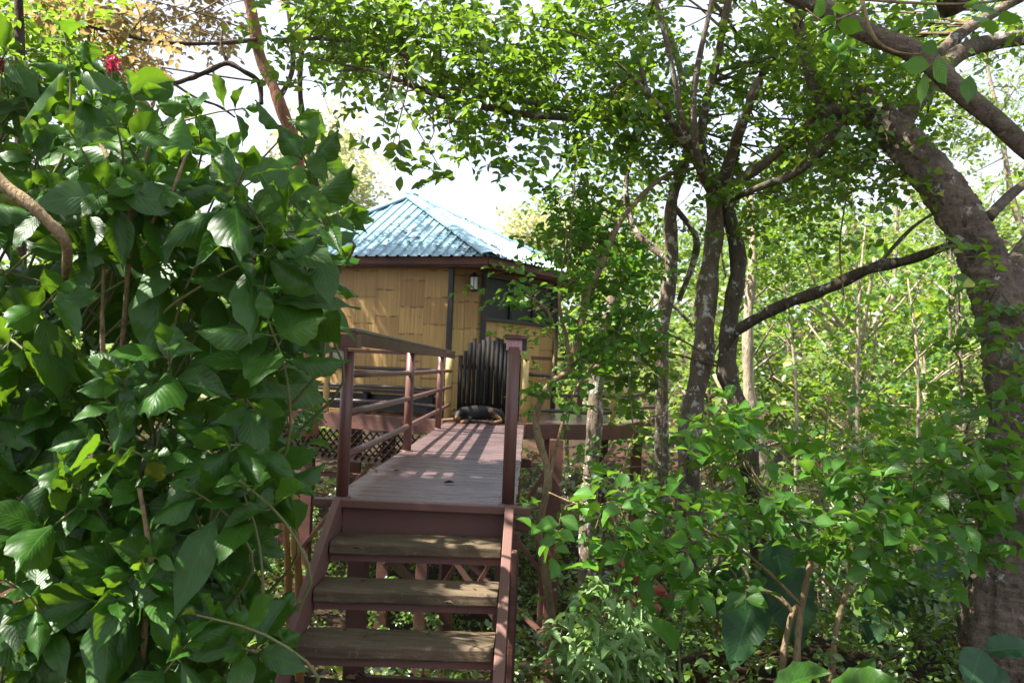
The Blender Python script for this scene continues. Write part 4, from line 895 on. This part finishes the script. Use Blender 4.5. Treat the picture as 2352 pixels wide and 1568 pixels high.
tree('feathery_tree', 'distant fine leaved tree with thin branches against the sky right of the big trunk', 'tree',
 [([(2420, 900, 15), (2400, 650, 15), (2330, 480, 15), (2300, 300, 15), (2260, 120, 15)], [22, 18, 14, 10, 6]), ([(2400, 650, 15), (2320, 560, 15), (2240, 540, 15), (2160, 440, 15)], [10, 8, 6, 3]), ([(2350, 500, 15), (2420, 430, 15), (2480, 400, 15)], [9, 8, 7]),
  ([(2300, 300, 15), (2200, 260, 15), (2130, 190, 15)], [7, 5, 3]), ([(2050, 700, 15), (2060, 500, 15), (2040, 330, 15)], [10, 8, 4]), ([(2060, 500, 15), (2120, 400, 15), (2150, 300, 15)], [6, 4, 3]), ([(1960, 720, 14), (1965, 560, 14), (1950, 400, 14)], [12, 10, 6])], M['barklight'],
 [(holes(zone([(2080, 120), (2400, 60), (2400, 520), (2290, 480), (2150, 250)], 14, 17, 75), 1.9, -.2), 4, .3, .45, 9, .12, .035, T_SML, (0, 0, -.2), .7),
  (holes(zone([(1850, 430), (2150, 420), (2180, 640), (1850, 640)], 13, 17, 50), 1.9, 0), 4, .3, .4, 9, .11, .035, T_SML, (0, 0, -.2), .6)], M['back'])

# near sprig of broad leaves at the top right
tree('overhanging_branch', 'fresh green broad leaved sprig hanging from the top edge before the big tree', 'branch',
 [([(1960, -120, 3.3), (1985, 20, 3.3), (2010, 90, 3.3), (2060, 120, 3.3), (2120, 125, 3.3)], [10, 9, 8, 6, 4]), ([(1985, 20, 3.3), (1900, 50, 3.3), (1850, 20, 3.3)], [6, 5, 3]), ([(1985, 0, 3.3), (2200, 10, 3.4), (2380, -10, 3.5)], [7, 6, 5])], M['barkslim'],
 [(np.array([at(*q) for q in [(1950, 90, 3.3), (2000, 110, 3.3), (2050, 100, 3.3), (2110, 130, 3.3), (1900, 60, 3.3), (2190, 30, 3.35), (2100, 20, 3.4), (2250, 20, 3.4), (2330, 20, 3.4), (2170, -10, 3.4), (2290, 60, 3.5), (1860, 30, 3.4)]]), 1, .05, .13, 4, .115, .036, T_BIG, (-.1, -.1, -.3), 0)], M['fore'])

# pale bush by the foot of the stairs
pb = empty('pale_bush', 'pale green sunlit bush at the bottom right of the staircase', 'bush', (.35, 4.8, -1.1))
lv = Leaves(); cs = zone([(1290, 1400), (1380, 1385), (1470, 1420), (1480, 1560), (1500, 1640), (1310, 1640), (1320, 1500)], 4.3, 5.0, 34)
P = clump(cs, 3, .06); lv.twigs(P, rdir(len(P), .5, (-.1, -.2, .35)), .16, 6, .11, .024, T_MED, .5, 1.0)
connect(lv.tw, cs, spline([(.35, 4.8, -1.2), (.38, 4.75, -.8), (.36, 4.7, -.5)], 4), .006, .8); loc(lv.build('foliage', M['pale'], pb), pb)

# big single blades
def blade_plant(name, label, cat, blades, mat, base, group=None):
    """blades: (attach px,py,D, tip px,py,D, half width m, normal)"""
    t = empty(name, label, cat, base, group); b = np.array(base, float)
    for (a, c, hw, N) in blades:
        A, T = at(*a), at(*c); lv = Leaves(); L = np.linalg.norm(T-A); lv.put([A], [T-A], [N], L, hw, T_LONG, .08, rng.random()*.7)
        mid = (b+A)/2+np.array([0, 0, .1]); lv.tw.tube(spline([b+rng.normal(size=3)*.02, mid, A], 5), np.linspace(.011, .006, 11), 7, False)
        loc(lv.build('leaf', mat, t, M['stem']), t)
    return t
def gp(px, py, D): p = at(px, py, D); return (p[0], p[1], gz(p[0], p[1]))
blade_plant('plantain_plant', 'plantain with two huge hanging dark leaves, one flecked by sun, behind the bush stems', 'plant',
 [((1775, 1235, 5.5), (1835, 1475, 5.3), .17, (.15, -1, .25)), ((1752, 1310, 5.5), (1680, 1520, 5.3), .15, (-.3, -1, .5)), ((1700, 1290, 6.2), (1610, 1400, 6.3), .12, (0, -1, .6))], M['banana'], gp(1790, 1540, 6.2))
blade_plant('shaded_plantain', 'deeply shaded plantain leaves between the bush stems and the big fluted trunk', 'plant',
 [((2090, 1290, 5.9), (1990, 1470, 5.8), .15, (-.3, -.7, .5)), ((2120, 1270, 6.0), (2230, 1420, 5.9), .13, (.3, -.7, .5)), ((2060, 1240, 6.2), (1960, 1310, 6.2), .10, (0, -.6, .8)), ((2140, 1250, 6.3), (2120, 1400, 6.1), .13, (0, -1, .3))], M['banana'], gp(2100, 1540, 6.1))
blade_plant('ginger_plant', 'two broad low green leaves nearest the camera at the bottom edge, left one sun spotted', 'plant',
 [((1775, 1585, 3.7), (1905, 1528, 3.5), .075, (-.2, -.5, .9)), ((1900, 1620, 3.7), (2060, 1545, 3.5), .10, (-.25, -.5, .9)), ((1935, 1600, 3.9), (2010, 1500, 3.9), .05, (.3, -.7, .6))], M['big'], gp(1850, 1700, 3.9))
blade_plant('upright_leaf_plant', 'single long green leaf standing on a thin stalk beside the pale bush', 'plant',
 [((1558, 1492, 4.5), (1495, 1408, 4.4), .055, (.5, -.8, .3)), ((1530, 1520, 4.7), (1450, 1500, 4.7), .05, (.1, -.6, .8))], M['fore'], gp(1565, 1600, 4.6))
blade_plant('arrowhead_plant', 'dark arrowhead leaves in front of the fluted base of the big tree', 'plant',
 [((2255, 1490, 4.2), (2225, 1575, 4.1), .09, (-.2, -1, .3)), ((2262, 1495, 4.2), (2380, 1478, 4.2), .07, (0, -.6, .9)), ((2270, 1520, 4.2), (2290, 1600, 4.1), .08, (.1, -1, .4))], M['banana'], gp(2262, 1620, 4.3))
rp = empty('red_leaved_plant', 'small plant with red and orange leaves low in the undergrowth above the single long leaf', 'plant', gp(1500, 1500, 6.0))
lv = Leaves(); P = zone([(1400, 1290), (1530, 1310), (1560, 1400), (1500, 1500), (1440, 1420)], 5.6, 6.2, 26); lv.put(P, rng.normal(size=P.shape)*[1, .5, .6], np.array([0, -.8, .5])+rng.normal(size=P.shape)*.5, .12*rng.uniform(.6, 1.2, 26), .035, T_BIG, .3)
b = np.array(rp.location)
for p in P[:12]: lv.tw.tube(spline([b, (b+p)/2+[0, 0, .08], p], 3), .004, 4, False)
loc(lv.build('foliage', M['redleaf'], rp), rp)

# hanging vines
for i, (a, c, r) in enumerate([((1325, 330, 6.0), (1300, 640, 6.0), 3), ((1950, 420, 5.6), (1938, 680, 5.6), 4), ((1520, 880, 6.2), (1518, 1130, 6.1), 2.5), ((770, -10, 6.5), (760, 140, 6.5), 2.5)]):
    p, q = at(*a), at(*c); mb = MB(); mb.tube(spline([p, (p+q)/2+rng.normal(size=3)*.03, q], 6), r*p[1]/FOC/2, 6); o = mb.build('hanging_vine', M['twig'], None, True)
    tag(o, ['thin straight vine hanging in front of the sky right of the cabin roof', 'thin vine hanging left of the big tree across the sky gap', 'thin green vine hanging beside the straight slim brown trunk', 'thin vine hanging near the top edge above the shrub'][i], 'vine', 'hanging vines')

# ---- wood behind: separate trees with thin trunks
def wood_tree(x, y, h, cr, label, lean=0, mat='back', bark='barklight', tr=.09, nclu=30, L=.13, cz=.68, low=False):
    z = gz(x, y); t = empty('forest_tree', label, 'tree', (x, y, z), 'trees of the sunlit wood behind')
    S = spline([(x, y, z-.2), (x+lean*.3, y, z+h*.35), (x+lean*.7+rng.normal()*.15, y, z+h*.65), (x+lean, y+rng.normal()*.3, z+h*.95)], 6); mb = MB(); mb.tube(S, np.linspace(tr, tr*.3, len(S)), 10, wob=.06)
    for k in range(11):
        i = rng.integers(4, len(S)-2); d = rdir(1, .3)[0]; d[2] = abs(d[2])+.5; mb.tube(spline([S[i], S[i]+d*cr*.5, S[i]+d*cr+rng.normal(size=3)*.2], 3), np.linspace(tr*.4, .012, 7), 6)
    loc(mb.build('trunk', M[bark], t, True), t)
    lv = Leaves(); cs = ellip((x+lean, y, z+h*cz), (cr, cr, h*(.5 if low else .34)), nclu, .35); P = clump(cs, 7, .30)
    lv.twigs(P, rdir(len(P), .5), .5, 7, L, L*.42, T_SML, stems=False); loc(lv.build('crown', M[mat], t), t); return t
lab = 'sunlit forest tree with thin pale trunk in the wood on the slope behind'
spots = [(2.9, 13.5, 6.2, 1.3), (4.6, 12.6, 6.6, 1.4), (6.2, 14.0, 6.4, 1.6), (3.6, 16.5, 7.2, 1.7), (5.6, 17.5, 7.4, 1.8), (7.8, 16.8, 6.2, 1.8), (9.6, 18.5, 6.5, 2.0), (8.2, 21.5, 8, 2.2), (5.2, 22, 9, 2.3), (2.6, 20.5, 8, 2.0), (11.5, 22, 7.2, 2.4), (13.6, 25, 8, 2.6), (10.6, 26, 9, 2.6), (7.2, 27, 10, 2.8), (4.0, 27, 9.5, 2.8),
         (1.2, 25, 6.0, 2.2), (-.5, 25.5, 5.0, 2.2), (-3.6, 26, 5.0, 2.4), (-7, 25, 6.5, 2.6), (-9.5, 22, 7.5, 2.4), (-8.5, 17, 8.2, 2.2), (-7.0, 13.6, 8.4, 1.9), (16, 29, 9, 3), (-12.5, 26, 9, 3)]
for i, (x, y, h, cr) in enumerate(spots):
    wood_tree(x+rng.normal()*.3, y, h*rng.uniform(.92, 1.08), cr, lab, rng.normal()*.4, ('back', 'canopy', 'back', 'under', 'back')[i % 5], 'barklight' if i % 3 else 'bark', rng.uniform(.06, .11), int(20+cr*8), .15 if y < 17 else .21)
for x, y, h, cr, l_ in [(-2.2, 23, 4.2, 1.8, 0), ]: pass
wood_tree(7.6, 11.2, 7.2, 1.1, 'slim pale upright trunk between the long dark branch and the big tree', .1, 'back', 'barklight', .075, 18, .09, .8)
wood_tree(6.3, 11.8, 7.0, 1.0, 'second slim greyish trunk standing left of the other slim pale trunk by the big tree', -.2, 'back', 'bark', .06, 16, .09, .8)

# far wood that reads as one mass
lv = Leaves(); n = 5200; xx = rng.uniform(-26, 34, n); yy = rng.uniform(27, 48, n); top = 5.2+1.2*np.sin(xx*.35)+.9*np.sin(xx*.9+yy)+sst(2, 14, xx)*3.0-1.9*np.exp(-((xx+1.5)/5)**2)
zz = ground_z(xx, yy)+top*rng.random(n)**.6; P = holes(np.c_[xx, yy, zz], 1.1, -.1); n = len(P); P = P+rng.normal(size=P.shape)*.5
lv.twigs(P, rdir(n, .5), .9, 8, .30, .13, T_SML, stems=False)
tag(lv.build('far_wood', M['back']), 'mass of distant sunlit forest on the far slope', 'forest', kind='stuff')
# undergrowth of the gully and slope
lv = Leaves(); n = 8000; xx = rng.uniform(-9, 13, n); yy = 5.2+19*rng.random(n)**1.1
keep = ~((xx > -1.6) & (xx < .3) & (yy < 6.2)); xx, yy = xx[keep], yy[keep]; n = len(xx)
hh = (.25+.9*(.5+.5*np.sin(xx*1.3+1.1*np.sin(yy*.9)))*(.5+.5*np.sin(yy*1.1+xx*.4)))*rng.random(n)**.7*sst(4.5, 8, yy+.3*abs(xx+.6))*1.6
P = np.c_[xx, yy, ground_z(xx, yy)+.05+hh]; lv.twigs(P, rdir(n, .5, (0, 0, .5)), .32, 8, .10, .036, T_SML, stems=False)
tag(lv.build('undergrowth', M['under']), 'dense low undergrowth covering the gully floor under the bridge and trees', 'undergrowth', kind='stuff')
lv = Leaves(); n = 2200; xx = rng.uniform(.4, 7, n); yy = rng.uniform(5.4, 10.5, n); P = np.c_[xx, yy, ground_z(xx, yy)+1.5*rng.random(n)**1.2]
lv.twigs(P, rdir(n, .5, (0, 0, .4)), .25, 7, .075, .03, T_SML, stems=False); tag(lv.build('ground_cover', M['under']), 'small leaved plants covering the ground below the right hand bush', 'ground cover', kind='stuff')
# leaf litter
lv = Leaves(); n = 2600; xx = rng.uniform(-4, 8, n); yy = rng.uniform(1, 9, n); P = np.c_[xx, yy, ground_z(xx, yy)+.03]
lv.put(P, np.c_[rng.normal(size=(n, 2)), np.zeros(n)], np.c_[rng.normal(size=(n, 2))*.4, np.ones(n)], rng.uniform(.05, .11, n), .026, T_SML, -.1); tag(lv.build('leaf_litter', M['dead']), 'dry fallen leaves scattered over the red brown forest floor', 'leaf litter', kind='stuff')

# saplings in the understorey
SAP = [(1430, 1560, 1415, 1180, 1460, 980, 6.4), (1980, 1560, 2000, 1300, 1975, 1050, 7.2), (2060, 1560, 2085, 1380, 2070, 1150, 6.8), (1640, 1560, 1650, 1250, 1620, 1000, 6.6), (2180, 1560, 2165, 1350, 2190, 1120, 7.0), (1890, 1500, 1880, 1200, 1905, 900, 8.5), (1360, 1540, 1385, 1280, 1350, 1060, 7.6), (2100, 1300, 2110, 900, 2085, 640, 9.5), (1985, 1200, 1970, 800, 1990, 500, 10.5), (1820, 1250, 1830, 950, 1800, 650, 10)]
SL_ = ['thin bare sapling between the stilts and the pale bush', 'thin sapling rising behind the plantain leaves', 'thin sapling beside the shaded plantain', 'thin sapling directly below the lichen spotted tree', 'thin sapling just left of the big fluted base', 'slim sapling crossing the bright wood below the long dark branch', 'small sapling close to the right hand stilt', 'tall thin sapling standing left of the big tree trunk', 'tall thin pale sapling under the long dark branch in the sky gap', 'tall thin sapling right of the pale trunk']
for q, l_ in zip(SAP, SL_):
    D = q[6]; base = gp(q[0], q[1], D)
    t = empty('sapling', l_, 'sapling', base, 'thin saplings of the right side')
    S = spline([np.array(base)-[0, 0, .05], at(q[2], q[3], D), at(q[4], q[5], D+.2)], 8); mb = MB(); mb.tube(S, np.linspace(.022, .006, len(S))*D/7, 8, wob=.05)
    for k in range(6):
        i = rng.integers(5, len(S)-1); d = rdir(1, .3, (0, 0, .7))[0]; mb.tube(spline([S[i], S[i]+d*.25+rng.normal(size=3)*.04, S[i]+d*.55], 3), np.linspace(.008, .003, 7), 5)
    loc(mb.build('trunk', M['barkslim'] if D < 9 else M['barklight'], t, True), t)
    lv = Leaves(); P = S[8:][rng.integers(0, len(S)-8, 14)]+rng.normal(size=(14, 3))*.16; lv.twigs(P, rdir(14, .4), .22, 6, .085, .03, T_MED); loc(lv.build('crown', M['fore'], t, M['twig']), t)
# leaves fallen on the roof, stairs and deck
lv = Leaves(); A0, B0 = np.array([*Cn[0], EZ]), np.array([*Cn[1], EZ]); n = 90; a = rng.random(n)**.8; b = rng.random(n)*(1-a); P = A0*(1-a-b)[:, None]*0+A0*((1-a)*(1-b))[:, None]+B0*(a*(1-b))[:, None]+AP*b[:, None]+[0, 0, .035]
C0, D0 = np.array([*Cn[1], EZ]), np.array([*Cn[2], EZ]); a = rng.random(70); b = rng.random(70)*.9; P2 = C0*((1-a)*(1-b))[:, None]+D0*(a*(1-b))[:, None]+AP*b[:, None]+[0, 0, .035]
P = np.r_[P, P2]; lv.put(P, np.c_[rng.normal(size=(len(P), 2)), np.zeros(len(P))], np.c_[rng.normal(size=(len(P), 2))*.3+[0, -.4], np.ones(len(P))], rng.uniform(.05, .12, len(P)), .024, T_SML, -.05)
tag(lv.build('roof_litter', M['dead']), 'dry leaves and bits fallen on the metal roof of the cabin', 'leaf litter', kind='stuff')
for i, (x, y_, z, l_) in enumerate([(-.95, 4.62, -.175, 'small dry leaf lying on the left end of the top tread'), (-.4, 4.3, -.36, 'small dry leaf lying on the second tread from the top'), (-.32, 7.6, .006, 'dry leaf near the right edge of the deck halfway along'), (-1.0, 6.6, .006, 'dry leaf near the left edge of the deck below the rails')]):
    lv = Leaves(); lv.put([(x, y_, z+.004)], [rng.normal(size=3)*[1, 1, .05]], [(0, 0, 1)], .06, .017, T_MED, .02); tag(lv.build('fallen_leaf', M['dead']), l_, 'leaf', 'dry leaves fallen on the boards')

# bits of leaf on treads and deck edges, small cover plants down to the path
lv = Leaves(); P = []
for k in range(4): P += [(rng.uniform(SL+.05, SR-.05), 4.80-.325*k+rng.uniform(.08, .25)+.04, -.185*(k+1)+.011) for _ in range(9)]
P += [(rng.choice([DL+.05, DR-.06])+rng.normal()*.05, rng.uniform(5.4, 12.4), .007) for _ in range(46)]; P = np.array(P); P[:, 0] = np.clip(P[:, 0], DL+.03, DR-.03); n = len(P)
lv.put(P, np.c_[rng.normal(size=(n, 2)), np.zeros(n)], np.c_[rng.normal(size=(n, 2))*.12, np.ones(n)], rng.uniform(.015, .045, n), .009, T_SML, 0)
tag(lv.build('leaf_litter', M['dead']), 'tiny dry leaf bits scattered over the treads and along the deck edges', 'leaf litter', kind='stuff')
lv = Leaves(); n = 520; xx = rng.uniform(.35, 4.5, n); yy = rng.uniform(4.0, 6.2, n); P = np.c_[xx, yy, ground_z(xx, yy)+.35*rng.random(n)**1.5]
lv.twigs(P, rdir(n, .5, (0, 0, .5)), .18, 6, .06, .022, T_SML, stems=False); tag(lv.build('ground_cover', M['under']), 'low sunlit weeds growing on the red earth along the bottom edge', 'ground cover', kind='stuff')
